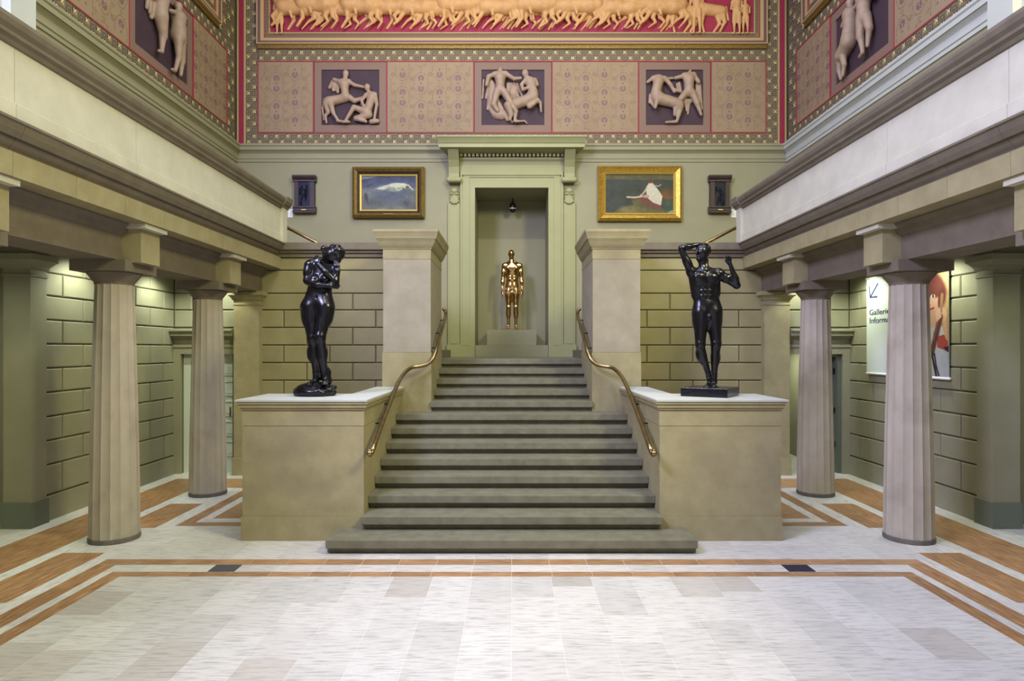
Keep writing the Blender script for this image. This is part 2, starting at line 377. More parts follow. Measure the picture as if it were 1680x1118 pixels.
# ---- lower back walls (rusticated), doors
def TB(u, v, w): return (u, WB-w, v)
for s in (-1, 1):
    side = 'left' if s < 0 else 'right'
    mb = MB()
    for a, b, z0, z1 in ((1.9, 4.88, 0, 4.03), (5.80, 6.3, 0, 3.6), (4.88, 5.80, 2.10, 3.6)):
        q = sorted((s*a, s*b)); mb.box(q[0], q[1], WB, WB+.2, z0, z1)
    wl = struct('wall_stair_'+side, mb, 'joint', 'blockwork wall beside the stairs')
    rows = [.711, 1.02, 1.329, 1.638, 1.947, 2.256, 2.565, 2.874, 3.166, 3.57, 3.82]
    q = sorted((s*1.96, s*4.40))
    off = (466-CX)*WB/F if s < 0 else (1212-CX)*WB/F
    block_wall(TB, q[0], q[1], rows[:9], 'block', wl, off)
    for a, b in ((3.166, 3.57), (3.57, 3.80)): stone(TB, q[0], q[1], a, b, m='block', parent=wl)
    cr = MB().prism([(0,3.80),(.06,3.80),(.06,3.86),(.10,3.87),(.10,3.905),(.15,3.92),(.15,4.04),(0,4.04)], q[0], q[1], lambda p,z,a: (a, WB-p, z))
    cr.build('cornice', 'beam', wl)
    # aisle part above the door
    q = sorted((s*4.80, s*5.93))
    block_wall(TB, q[0], q[1], [2.565, 2.874, 3.17, 3.45], 'blockg' , wl, s*5.2)
    q = sorted((s*4.84, s*5.93))
    prof = [(0,2.10),(.05,2.10),(.05,2.22),(.07,2.22),(.07,2.27),(.05,2.28),(.05,2.36),(.13,2.42),(.17,2.42),(.17,2.47),(.21,2.50),(.21,2.53),(0,2.55)]
    MB().prism(prof, q[0], q[1], lambda p,z,a: (a, WB-p, z)).build('door_lintel', 'blockg', wl)
    q = sorted((s*5.80, s*5.93)); MB().box(q[0], q[1], WB-.05, WB, 0, 2.1).build('door_jamb', 'blockg', wl)
    # pilaster
    q = sorted((s*4.38, s*4.82)); pil = MB().box(q[0], q[1], WB-.16, WB, .30, 2.95)
    pil.build('pilaster', 'stone', wl)
    cp = loft([(.0,2.95),(.012,2.955),(.012,2.975),(.0,2.98),(.0,3.03),(.02,3.04),(.03,3.07),(.06,3.105),(.065,3.11),(.09,3.12),(.09,3.17),(.075,3.19)], q[0], q[1], WB-.16, WB)
    cp.build('pilaster_capital', 'stone', wl)
    MB().box(q[0]-.02, q[1]+.02, WB-.19, WB, 0, .30).build('pilaster_base', 'stone', wl)
# door_1 left: closed panelled door
dr = tag(MB().box(-5.80, -4.88, WB+.06, WB+.10, 0, 2.10).build('door_1', 'doorw'), 'closed pale grey-green panelled door in the left aisle', None, None, 'structure')
for c0 in (-5.66, -5.13):
    for k in range(5):
        z0 = .30+k*.355
        fr = MB(); x0, x1, z1 = c0, c0+.24, z0+.26
        for a in ((x0,x1,z0,z0+.018),(x0,x1,z1-.018,z1),(x0,x0+.018,z0,z1),(x1-.018,x1,z0,z1)): fr.box(a[0],a[1],WB+.045,WB+.06,a[2],a[3])
        fr.box(x0+.04, x1-.04, WB+.052, WB+.06, z0+.04, z1-.04)
        fr.build('door_panel', 'doorw', dr)
MB().cap((-4.97,WB+.04,1.0),(-4.97,WB+.04,1.16),.012).build('door_handle', 'brass', dr)
MB().box(-4.915, -4.885, WB+.01, WB+.06, 0, 2.1).build('door_frame', 'greend', dr)
# door_2 right: opening to a corridor
cor = MB().box(4.80, 4.88, WB+.2, WB+2.6, 0, 2.4).box(5.80, 5.88, WB+.2, WB+2.6, 0, 2.4).box(4.8, 5.88, WB+2.6, WB+2.7, 0, 2.4).box(4.8, 5.88, WB+.2, WB+2.7, 2.25, 2.4)
cw = struct('wall_corridor', cor, 'blockg', 'green corridor wall beyond the right doorway')
MB().box(4.88, 4.91, WB+.2, WB+2.6, 0, .16).build('skirting', 'woodfloor', cw)
struct('floor_corridor', MB().box(4.8, 5.88, WB-.0, WB+2.7, -.1, 0.0), 'whitey', 'pale corridor floor')
d2 = tag(MB().box(4.93, 5.17, WB+.9, WB+.95, 0.02, 2.06).build('door_2', 'greend'), 'dark green door leaf standing open in the right doorway', None, None, 'structure')
lf = MB().box(5.66, 5.71, WB+.22, WB+1.0, .02, 2.06).build('door_leaf', 'doorw', d2)
jb = MB().box(5.74, 5.80, WB+.02, WB+.2, 0, 2.1).build('door_frame', 'greend', d2)
for z in (.45, 1.05, 1.75): MB().box(5.70, 5.74, WB+.10, WB+.22, z, z+.1).build('hinge', 'black', d2)
area('corridor_light', (5.2, WB+1.6, 2.2), (5.2, WB+1.6, 0), .5, 22, (.95, 1.0, .8))

# ---- aisle side walls
for s in (-1, 1):
    side = 'left' if s < 0 else 'right'
    def TS(u, v, w, s=s): return (s*(XS-w), u, v)
    q = sorted((s*XS, s*(XS+.25)))
    wl = struct('wall_'+side, MB().box(q[0], q[1], 7.9, WB+.2, 0, 3.6), 'joint', side+' aisle wall of painted blocks')
    block_wall(TS, 8.0, WB-.02, [.402-.08]+ROWS[2:]+[3.45], 'blockg', wl, 8.37)
    q2 = sorted((s*XS, s*(XS-.05)))
    MB().box(q2[0], q2[1], 8.0, WB-.01, 0, .31).build('wall_base', 'blockg', wl)
    # projecting pier of the aisle
    q = sorted((s*5.87, s*6.20))
    pr = MB().box(q[0], q[1], 7.73, 8.0, .32, 3.08)
    pw = struct('wall_pier_'+side, pr, 'blockg', 'painted wall pier closing the aisle bay')
    MB().box(q[0]-.02, q[1]+.02, 7.71, 8.02, 0, .32).build('pier_base', 'basew', pw)
    cp = loft([(.0,3.08),(.015,3.085),(.015,3.11),(.0,3.12),(.0,3.17),(.02,3.18),(.03,3.22),(.07,3.27),(.09,3.28),(.09,3.35),(.02,3.36),(.02,3.45)], q[0], q[1], 7.73, 8.0, 1)
    cp.build('pier_capital', 'blockg', pw)
    def TS2(u, v, w, s=s): return (s*(6.6-w), u, v)
    q = sorted((s*6.6, s*6.8)); wf = struct('wall_front_'+side, MB().box(q[0], q[1], 1.0, 8.1, 0, 3.6), 'joint', 'set-back aisle wall nearer the entrance')
    block_wall(TS2, 3.0, 8.0, [.32]+ROWS[2:]+[3.45], 'blockg', wf, 5.0)
    q = sorted((s*6.2, s*6.6)); struct('trim_'+('1' if s<0 else '2'), MB().box(q[0], q[1], 7.95, 8.05, 0, 3.6), 'blockg', 'return of the aisle wall')
    q = sorted((s*4.4, s*6.8)); ce = struct('ceiling_aisle_'+side, MB().box(q[0], q[1], 1.0, WB, 3.45, 3.59), 'ceil', 'green painted aisle ceiling')
    # downlights
    for y in (4.6, 6.6, 8.55, 10.35):
        dl = empty('downlight', (s*5.50, y, 3.45), 'round recessed downlight in the %s aisle ceiling, %s' % (side, {4.6:'nearest the entrance', 6.6:'before the wall pier', 8.55:'just past the wall pier', 10.35:'beside the corner'}[y]), 'downlight', side+' aisle downlights')
        MB().lathe([(.075,3.435),(.075,3.45)], s*5.50, y, 20).build('trim_ring', 'label', dl)
        MB().lathe([(.05,3.432),(.05,3.436)], s*5.50, y, 16).build('bulb', 'lamp', dl)
        spot('downlight_beam', (s*5.50, y, 3.42), (s*5.80, y, 2.6), 100, (.93, 1.0, .80), 140, .8, .05)
    dl = empty('downlight', (s*5.1, 10.7, 3.45), 'small recessed downlight above the %s aisle door' % side, 'downlight')
    MB().lathe([(.075,3.435),(.075,3.45)], s*5.1, 10.7, 20).build('trim_ring', 'label', dl)
    MB().lathe([(.05,3.432),(.05,3.436)], s*5.1, 10.7, 16).build('bulb', 'lamp', dl)
    spot('downlight_beam', (s*5.1, 10.7, 3.42), (s*5.1, 11.0, 2.6), 70, (.93, 1.0, .80), 140, .8, .05)

# ---- upper walls
ZC = lambda y: H+(CY-y)*DU/F
z_m0, z_m1 = 6.22, 6.54
wb = MB()
wb.box(-6.1, -.785, DU, DU+.2, 1.9, 6.6).box(.785, 6.1, DU, DU+.2, 1.9, 6.6).box(-.785, .785, DU, DU+.2, 5.64, 6.6).box(-6.1, 6.1, DU+.10, DU+.25, 6.6, 10.6)
wbk = struct('wall_back', wb, 'green', 'tall green back wall with a painted frieze above')
ni = MB().box(-.95, -.785, DU+.2, DU+1.3, 1.9, 5.8).box(.785, .95, DU+.2, DU+1.3, 1.9, 5.8).box(-.95, .95, DU+1.23, DU+1.4, 1.9, 5.8).box(-.785, .785, DU+.2, DU+1.25, 5.64, 5.8).box(-.785, .785, DU, DU+1.25, 1.85, 2.015)
struct('wall_niche', ni, 'green', 'green niche behind the gilt figure')
mprof = [(0,6.20),(.02,6.20),(.02,6.26),(.035,6.265),(.035,6.37),(.05,6.39),(.09,6.43),(.11,6.43),(.11,6.50),(.13,6.52),(.13,6.56),(0,6.58)]
MB().prism(mprof, -5.9, 5.9, lambda p,z,a: (a, DU-p, z)).build('wall_moulding', 'green', wbk)
US = 5.90
usw = {}
for s in (-1, 1):
    side = 'left' if s < 0 else 'right'
    q = sorted((s*US, s*(US+.2))); q2 = sorted((s*(US+.10), s*(US+.25)))
    mb = MB().box(q[0], q[1], 1.0, DU+.2, 3.6, 6.6).box(q2[0], q2[1], 1.0, DU+.2, 6.6, 10.6)
    o = struct('wall_upper_'+side, mb, 'green', 'upper %s wall above the balcony' % side); usw[s] = o
    MB().prism(mprof, 1.0, DU, lambda p,z,a,s=s: (s*(US-p), a, z)).build('wall_moulding', 'pierw' if s > 0 else 'green', o)  # right moulding gets a paler grey: cool light put into its colour
    MB().prism([(0,4.03),(.04,4.03),(.04,4.22),(.02,4.25),(0,4.25)], 1.0, DU, lambda p,z,a,s=s: (s*(US-p), a, z)).build('skirting', 'green', o)
    pp = MB(); q = sorted((s*5.5, s*6.0)); pp.box(q[0], q[1], 6.96, 7.33, 4.03, 10.6)
    pp.build('wall_pilaster', 'pierw', o)
    q = sorted((s*5.6, s*6.0)); MB().box(q[0], q[1], 5.4, 6.96, 4.03, 10.6).build('wall_pilaster_back', 'pierw', o)
# room ceiling out of view
struct('ceiling', MB().box(-6.2, 6.2, 1.0, 2.0, 10.6, 10.8).box(-6.2, 6.2, 11.5, 14.0, 10.6, 10.8).box(-6.2, -4.2, 2.0, 11.5, 10.6, 10.8).box(4.2, 6.2, 2.0, 11.5, 10.6, 10.8), 'greenl', 'hall ceiling around the skylight')

# ---- painted decoration
def flower(mb, T, u, v, R, m=9, w=.003):
    for k in range(m):
        a = math.pi*(k/(m-1))*1.25-math.pi*.125+ (0)
        c, s_ = math.cos(a), math.sin(a); n = (-s_, c); p = [(R*.25,0),(R*.6,R*.12),(R,R*.05),(R,-R*.05),(R*.6,-R*.12)]
        mb.prism([(u+c*x+n[0]*y, v+s_*x+n[1]*y) for x,y in p], 0, w, lambda p_,q_,a_: T(p_,q_,a_))
    mb.box(u-R*.12, u+R*.12, v-R*.12, v+R*.12, 0, w, T)
def palm(mb, T, u, v, R, sgn, m=7, w=.003):
    for k in range(m):
        a = math.pi/2*sgn+(k-(m-1)/2)*.36
        c, s_ = math.cos(a), math.sin(a); n = (-s_, c); p = [(R*.2,0),(R*.6,R*.11),(R*1.0,R*.06),(R*1.08,0),(R*1.0,-R*.06),(R*.6,-R*.11)]
        mb.prism([(u+c*x+n[0]*y, v+s_*x+n[1]*y) for x,y in p], 0, w, lambda p_,q_,a_: T(p_,q_,a_))
def daisy(mb, T, u, v, R, sg, m=9, w=.003):
    for k in range(m):
        a = math.pi/2*sg+(k-(m-1)/2)*(5.1/(m-1))
        c_, s_ = math.cos(a), math.sin(a); n = (-s_, c_); p = [(R*.18,0),(R*.6,R*.17),(R*.92,R*.13),(R,0),(R*.92,-R*.13),(R*.6,-R*.17)]
        mb.prism([(u+c_*x+n[0]*y, v+s_*x+n[1]*y) for x,y in p], 0, w, T)
def floral(T, u0, u1, v0, v1, parent):
    MB().box(u0, u1, v0, v1, -.10, .0, T).build('painted_panel', 'tan', parent)
    d = MB(); l = MB(); P_ = .60; px_ = .397
    um = (u0+u1)/2; nx = int((u1-u0)/2/px_)+2
    def okk(u, v, r): return u0+r < u < u1-r and v0+r < v < v1-r
    for ci in range(-nx, nx+1):
        u = um+px_*(ci-.5); ph = 0 if ci % 2 else P_/2
        for k in range(-1, 4):
            v = v0+.14+ph+k*P_
            for sg in (1, -1):
                if okk(u, v+sg*.115, .07): daisy(d, T, u, v+sg*.115, .074, sg)
                uu = u+px_/2
                if okk(uu, v+sg*.19, .06): daisy(l, T, uu, v+sg*.19, .06, sg, 7)
            if okk(u, v, .02): d.prism([(u+.02*math.cos(t*math.pi/3), v+.02*math.sin(t*math.pi/3)) for t in range(6)], 0, .003, T)
            for (uu, vv, r_) in ((u, v+P_/2, .05), (u+px_/2, v, .055)):
                if okk(uu, vv, .055):
                    for t in range(4):
                        a = t*math.pi/2; ox, oy = .014*math.cos(a), .014*math.sin(a); l.prism([(uu+ox+.008*math.cos(a+1.57), vv+oy+.008*math.sin(a+1.57)),(uu+r_*math.cos(a), vv+r_*math.sin(a)),(uu+ox-.008*math.cos(a+1.57), vv+oy-.008*math.sin(a+1.57))], 0, .003, T)
            for t in range(18):       # oval of scroll work round each pair
                a = 2*math.pi*t/18; ru, rv = .145, .235
                p0 = (u+ru*math.cos(a), v+rv*math.sin(a)); p1 = (u+ru*1.06*math.cos(a+.24), v+rv*1.02*math.sin(a+.24))
                if okk(*p0, .02) and okk(*p1, .02):
                    nx_, ny_ = math.cos(a)*.006, math.sin(a)*.006
                    l.prism([(p0[0]+nx_,p0[1]+ny_),(p1[0]+nx_,p1[1]+ny_),(p1[0]-nx_,p1[1]-ny_),(p0[0]-nx_,p0[1]-ny_)], 0, .003, T)
                    if t % 2: l.prism([(p0[0]+nx_*2+.013*math.cos(x), p0[1]+ny_*2+.013*math.sin(x)) for x in (0,1.6,3.14,4.7)], 0, .003, T)
    for mb, m, n in ((d, 'mauve', 'palmette_pattern'), (l, 'mauvel', 'scroll_pattern')):
        if mb.v: tag(mb.build(n, m, parent), kind='stuff')
def keyband(T, u0, u1, v0, v1, parent, horiz=True, stars=True, fine=False):
    MB().box(u0, u1, v0, v1, -.10, .0, T).build('key_border', 'keybg', parent)
    k_ = MB(); st = MB()
    h = (v1-v0) if horiz else (u1-u0); c = h/2
    def T2(a, b, w_):
        return T(u0+a, v0+b, w_) if horiz else T(u0+b, v0+a, w_)
    Lg = (u1-u0) if horiz else (v1-v0)
    n = max(1, int(Lg/c)); cc = Lg/n; t = c*.10
    for i in range(n):
        for r in range(2):
            a = i*cc; b = r*c; star = (i+r) % 2 == 0
            e = c*.06
            k_.box(a, a+cc-e, b+c-e*2.2, b+c-e, 0, .003, T2)
            if star and stars:
                mx_, my_ = a+cc/2, b+c/2; q = c*.24; t2 = t*.55
                for sg in (-1, 1):
                    st.prism([(mx_-q, my_-sg*q-t2),(mx_-q, my_-sg*q+t2),(mx_+q, my_+sg*q+t2),(mx_+q, my_+sg*q-t2)], 0, .004, T2)
                k_.box(a+e, a+e*2.2, b+c*.1, b+c*.9, 0, .003, T2); k_.box(a+.18*cc, a+.26*cc, b+.18*c, b+.82*c, 0, .003, T2); k_.box(a+.18*cc, a+.82*cc, b+.74*c, b+.82*c, 0, .003, T2)
            else:
                for x0, x1, y0, y1 in ((.1,.2,.1,.8),(.1,.85,.1,.2),(.78,.88,.1,.62),(.35,.88,.55,.65),(.35,.45,.35,.6)):
                    k_.box(a+x0*cc, a+x1*cc, b+y0*c, b+y1*c, 0, .003, T2)
    tag(k_.build('key_pattern', 'keyline', parent), kind='stuff')
    if stars: tag(st.build('star_pattern', 'star', parent), kind='stuff')
def hline(T, u0, u1, v, parent, m='redl', t=.02, w=.008): MB().box(u0, u1, v-t/2, v+t/2, -.05, w, T).build('painted_line', m, parent)
def vline(T, u, v0, v1, parent, m='redl', t=.02, w=.008): MB().box(u-t/2, u+t/2, v0, v1, -.05, w, T).build('painted_line', m, parent)
Z0, Z1, Z2, Z3 = 6.84, 8.36, 8.62, 8.70
def met_frame(T, u0, u1, parent):           # outer frame with an opening for the relief
    MB().box(u0, u1, Z0, Z0+.16, -.10, -.012, T).box(u0, u1, Z1-.17, Z1, -.10, -.012, T).box(u0, u0+.15, Z0+.16, Z1-.17, -.10, -.012, T).box(u1-.15, u1, Z0+.16, Z1-.17, -.10, -.012, T).build('relief_surround', 'frame', parent)
def big_frame(T, u0, u1, parent, open0, open1):   # mouldings below the crimson field
    def ring(o_, t, m, w0, w1, n='field_moulding'):
        a0 = u0+o_ if open0 else u0; a1 = u1-o_ if open1 else u1
        mb = MB().box(a0, a1, Z3+o_, Z3+o_+t, w0, w1, T)
        if open0: mb.box(u0+o_, u0+o_+t, Z3+o_+t, 10.5, w0, w1, T)
        if open1: mb.box(u1-o_-t, u1-o_, Z3+o_+t, 10.5, w0, w1, T)
        mb.build(n, m, parent)
    ring(0, .02, 'cream', -.1, .10); ring(.02, .05, 'purple', -.1, .085); ring(.07, .07, 'cream', -.1, .06)
    ring(.14, .02, 'redl', -.1, .045); ring(.16, .085, 'keybg', -.1, .03); ring(.245, .02, 'cream', -.1, .045)
    k_ = MB(); a0 = u0+.16; a1 = u1-.16; y = Z3+.165; c = .075
    n = int((a1-a0)/c)
    for i in range(n):
        a = a0+i*c
        for x0, x1, y0, y1 in ((.1,.22,.1,.9),(.1,.75,.78,.9),(.65,.78,.3,.9),(.4,.78,.3,.42)):
            k_.box(a+x0*c, a+x1*c, y+y0*c, y+y1*c, .03, .033, T)
    for op, uu in ((open0, u0+.165), (open1, u1-.165-c)):
        if op:
            for i in range(22):
                b = Z3+.25+i*c
                for x0, x1, y0, y1 in ((.1,.22,.1,.9),(.1,.75,.78,.9),(.65,.78,.3,.9),(.4,.78,.3,.42)):
                    k_.box(uu+x0*c, uu+x1*c, b+y0*c, b+y1*c, .03, .033, T)
    tag(k_.build('small_key_pattern', 'keyline', parent), kind='stuff')
    MB().box(u0+.26 if open0 else u0, u1-.26 if open1 else u1, Z3+.26, 10.5, -.1, 0, T).build('crimson_field', 'redf', parent)
def TU(u, v, w): return (u, DU-w, v)
XB = lambda px: (px-CX)*DU/F
e0, e1 = XB(423.5), XB(1256.5)
mets = [(XB(514), XB(635)), (XB(777), XB(906)), (XB(1047), XB(1167))]
keyband(TU, XB(403), XB(1277), 6.58, Z0-.02, wbk)
keyband(TU, e0, e1, Z1+.015, Z2, wbk)
for a, b in ((XB(403), e0-.012), (e1+.012, XB(1277))): keyband(TU, a, b, Z0-.02, 10.5, wbk, False)
MB().box(e0, e1, Z2, Z3, -.1, .05, TU).build('brown_moulding', 'golddark', wbk)  # moulding with a brown colour of its own
big_frame(TU, e0, e1, wbk, True, True)
hline(TU, e0, e1, Z0-.005, wbk); hline(TU, e0, e1, Z1+.005, wbk); vline(TU, e0, Z0, Z1, wbk); vline(TU, e1, Z0, Z1, wbk)
us = [e0]
for a, b in mets: us += [a, b]; met_frame(TU, a+.02, b-.02, wbk); vline(TU, a, Z0, Z1, wbk); vline(TU, b, Z0, Z1, wbk)
us.append(e1)
for i in range(0, len(us), 2): floral(TU, us[i]+.012, us[i+1]-.012, Z0+.01, Z1-.01, wbk)
hline(TU, XB(390), XB(1290), 6.572, wbk, 'cream', .03, .02)
for sgn, px0 in ((-1, 396), (1, 1283)):
    u = XB(px0); MB().box(u-.06, u+.06, 6.58, 10.5, -.1, .006, TU).build('crimson_stripe', 'redf', wbk)
    for d_ in (-.075, .075): MB().box(u+d_-.018, u+d_+.018, 6.58, 10.5, -.1, .008, TU).build('cream_stripe', 'cream', wbk)
for s in (-1, 1):
    def TW(u, v, w, s=s): return (s*(US-w), u, v)
    o = usw[s]; a, b = 9.78, 11.75
    keyband(TW, 7.4, 13.5, 6.58, Z0-.02, o); keyband(TW, 7.4, 13.12, Z1+.015, Z2, o); keyband(TW, 13.14, 13.5, Z0-.02, 10.5, o, False)
    met_frame(TW, a+.02, b-.02, o)
    floral(TW, b+.012, 13.1, Z0+.01, Z1-.01, o); floral(TW, 7.4, a-.012, Z0+.01, Z1-.01, o)
    hline(TW, 7.4, 13.12, Z0-.005, o); hline(TW, 7.4, 13.12, Z1+.005, o)
    for u in (a, b, 13.12): vline(TW, u, Z0, Z1, o)
    MB().box(7.4, 12.7, Z2, Z3, -.1, .05, TW).build('brown_moulding', 'golddark', o)
    keyband(TW, 12.72, 13.13, Z2+.01, 10.5, o, False)
    big_frame(TW, 7.4, 12.7, o, False, True)
    hline(TW, 1.0, DU-.02, 6.572, o, 'cream', .03, .02)

# ---- pale reliefs (metopes)
KM = DU/F
def relief(center, rotz, specs, label, halfw, zc, cx, cy, k=KM, mirror=1, slots=None):
    e = empty('carved_figure_group', center, label, 'relief', None)
    e.rotation_euler = (0,0,0)
    R = Matrix.Rotation(rotz, 4, 'Z'); c = Vector(center)
    def X(p): return c + (R @ Vector(p))
    h0, h1 = Z0+.16-zc, Z1-.17-zc
    mb = MB(); mb.box(-halfw, halfw, -.02, .06, h0, h1, lambda x,y,z: X((x,y,z))); mb.build('relief_ground', 'metbg', e)
    for name, prims in specs:
        f = SB()
        for q in prims:
            if q[0] == 'c':
                _, x0, y0, x1, y1, r0, r1 = q[:7]; d0 = q[7] if len(q) > 7 else 7
                f.cap(X((mirror*(x0-cx)*k, -d0*k, -(y0-cy)*k)), X((mirror*(x1-cx)*k, -d0*k, -(y1-cy)*k)), r0*k, r1*k)
            else:
                _, x0, y0, rx, ry = q[:5]; d0 = q[5] if len(q) > 5 else 7
                f.ell(X((mirror*(x0-cx)*k, -d0*k, -(y0-cy)*k)), (rx*k,)*2+(ry*k,) if rotz else (rx*k, min(rx,ry)*.8*k, ry*k))
        figure(f, name, 'plaster', e, .0125, 3)
    return e
def c(*a): return ('c',)+a
def el(*a): return ('e',)+a
m1 = [('centaur', [c(543,166,569,160,8,7,5), el(541,168,9,9,5), c(570,158,567,140,6,6.5), c(561,135,575,135,5,5,8), el(567.5,139,8,8,8), c(568,132,570,126,3,3,9), el(570.5,122,5,6,10), el(570,127,3.5,4,10),
        c(575,135,585,141,3.4,3,10), c(585,141,599,144,2.8,2.3,10), c(561,135,551,131,3.5,3,8), c(576,160,584,166,5,4,7), c(584,166,597,162,4,3,8), c(597,162,596,172,3,2,8),
        c(538,172,541,184,6,3.5,6), c(541,184,536,190,3,2.4,6), c(536,190,538,201,2.4,2,6), c(546,172,550,186,5,3.4,9), c(550,186,557,197,3,2.4,9), c(557,199,572,201,2.5,2,9),
        c(534,163,531,176,3,2,4), c(531,176,533,196,2,1.6,4), el(551,140,8,7,2), c(548,132,542,143,3,2.5,4), c(551,134,549,147,3.5,3,4), c(556,137,556,150,4,3,4)]),
      ('fallen_youth', [el(612,158,8,8,7), c(612,162,606,180,6.5,6.5), el(604,184,8,7,7), el(605.5,144,5,6,9), c(607,150,610,154,3,3.5), c(618,155,621,172,3.6,3,8), c(621,172,617,196,2.8,2.2,9), c(604,156,596,166,3.4,2.8,9), c(596,166,600,175,2.6,2.2,10),
        c(602,184,584,177,6,4.2,9), c(584,177,571,198,4,2.5,10), c(566,201,576,201,2.6,2.2,10), c(608,189,587,195,6,4.2,8), c(587,195,603,200,4,2.8,9), c(612,200,622,199,4,3.5,8)])]
m2 = [('standing_youth', [el(820,126,9.5,8,9), c(812,122,829,121,4,4,9), c(820,130,820,146,8,7,9), el(820,149,8.5,7,9), c(819,118,821,114,3.5,3,9), c(815,152,809.5,172,6,4.5,9), c(809.5,172,816,182,4.2,3.4,8),
        c(826,152,837,170,6,4.8,11), c(837,170,846,184,4.5,3.8,11), c(846,184,844,199,3.6,2.5,10), c(844,200,852,200,2.6,2,10), c(830,123,843,131,3.8,3.3,10), c(843,131,854,130,3,2.4,11), c(810,123,801,127,3.8,3.6,9), c(801,127,798,140,3.6,3,9)]),
      ('drapery', [el(807,160,9,26,1), el(820,186,14,9,1), el(842,148,9,14,0), c(803,128,796,160,2.2,1.6,3), c(805,130,799,178,2.2,2,3), c(806,132,806,183,2.4,2.4,3), c(808,134,814,189,2.4,2.4,3), c(811,138,822,193,2.4,2.4,3), c(814,160,832,196,3,2.6,3), c(818,170,840,199,3.5,2.6,3), c(793,130,791,160,2,1.6,3),
        c(834,135,838,163,2.2,2.2,2), c(838,135,845,163,2.2,2.2,2), c(843,134,851,161,2.2,2.2,2), c(832,136,832,158,2,2,2), c(848,135,857,158,2,2,2)]),
      ('centaur', [el(861,122,5.5,6.5,11), c(862,127,866,131,3.6,4,9), el(869,135,9,8.5,8), c(870,138,875,154,7.5,7.5,8), el(872,158,9,9,8), c(872,162,846,171,9,8.5,8), c(846,171,838,172,8,6,7), c(833,174,838,188,7,4.5,9), c(838,188,836,197,4,2.6,9),
        c(862,132,855,141,3.4,3,11), c(855,141,857,149,3,2.8,11), c(857,149,866,146,2.8,2.4,12), c(877,131,881,139,3.6,3,7), c(868,176,882,166,4.5,3.4,11), c(882,166,886,170,3,2.6,10), c(886,170,887,184,2.4,1.8,9), c(849,199,860,198,1.8,1.6,6), c(860,198,864,202,1.6,1.4,6)])]
m3 = [('centaur', [el(1078,133,9,8,9), c(1071,131,1087,132,4,4.5,9), c(1078,138,1074,154,8,8,9), el(1076,160,9.5,9,8), c(1077,164,1108,172,9.5,8.5,8), el(1112,176,8,9.5,9), c(1106,182,1105,191,4,3,9), c(1113,184,1109,200,4.5,2.6,9), c(1108,202,1091,203,2.6,2,8),
        c(1077,163,1072,180,4.5,3,12), c(1066,158,1064,170,3,2,6), c(1066,168,1071,176,3,2.2,6), c(1070,130,1061,137,3.4,2.6,8), c(1089,132,1098,143,3.8,3.2,10), c(1098,143,1104,154,3.2,2.6,10), c(1104,151,1115,154,2.6,2,11), c(1092,131,1103,130,2.8,2.2,6)]),
      ('youth', [el(1128,131,9.5,8,9), c(1120,126,1136,125,4,4,9), c(1128,135,1128,152,8,7.5,9), el(1128,155,9,7,9), c(1122,157,1112,168,6,4.5,10), c(1134,156,1141,172,6,4.6,9), c(1141,172,1148,191,4.2,2.4,9), c(1119,128,1106,131,3.8,2.8,9), c(1137,127,1144,137,4,3.4,8), c(1128,122,1131,118,2.5,2,8)]),
      ('drapery', [el(1146,155,5,20,1), el(1113,145,4,9,1), c(1142,134,1142,160,2,2,3), c(1145,136,1148,168,2.2,2.2,3), c(1148,140,1151,180,2.2,2,3), c(1110,138,1112,152,2,2,3), c(1114,136,1117,154,2,2,3), c(1124,166,1126,182,4,2.2,3), c(1130,166,1128,188,3,1.6,3), c(1120,166,1134,166,4,4,3)])]
zc = (Z0+.16+Z1-.17)/2
labs = ['pale relief of a centaur grasping a crouching youth, leftmost on the back wall',
        'pale relief of a cloaked youth striding against a centaur, above the doorway',
        'pale relief of headless centaur and youth wrestling, rightmost on the back wall']
for (a, b), sp, lb, cxx in zip(mets, (m1, m2, m3), labs, (576.5, 841, 1106)):
    relief(((a+b)/2, DU+.06, zc), 0, sp, lb, (b-a)/2-.15, zc, cxx, 158.5 if cxx < 1000 else 160.5)
m4 = [('draped_woman', [el(0,-30,9,9,9), c(0,-26,-1,-8,8,8,9), c(-6,-30,-16,-24,3.5,3,9), c(-2,-8,4,12,8,4.5,10), c(4,12,2,30,4.2,2.4,9), c(2,31,-4,33,2.4,2,9), c(-12,-30,-14,-6,3,2.4,4), c(-16,-28,-20,-8,2.6,2,4), c(-8,-20,-11,-2,3,2.6,4), el(-1,-43,4.6,5.6,9), c(-1,-38,0,-34,3,3,9)]),
      ('centaur', [el(24,-28,9,8,9), c(24,-24,24,-6,8,8,9), el(24,-4,9,10,9), c(20,2,22,24,5.5,3.4,11), c(22,24,16,40,3.2,2.2,10), c(28,2,33,22,7,4,9), c(33,22,30,40,3.4,2.2,9), c(16,41,10,42,2.4,2,9), c(32,-30,38,-20,3.6,3,9), c(38,-20,40,-4,2.8,2.4,9), c(16,-29,4,-25,3.2,2.4,10), el(25,-41,4.8,5.8,9)])]
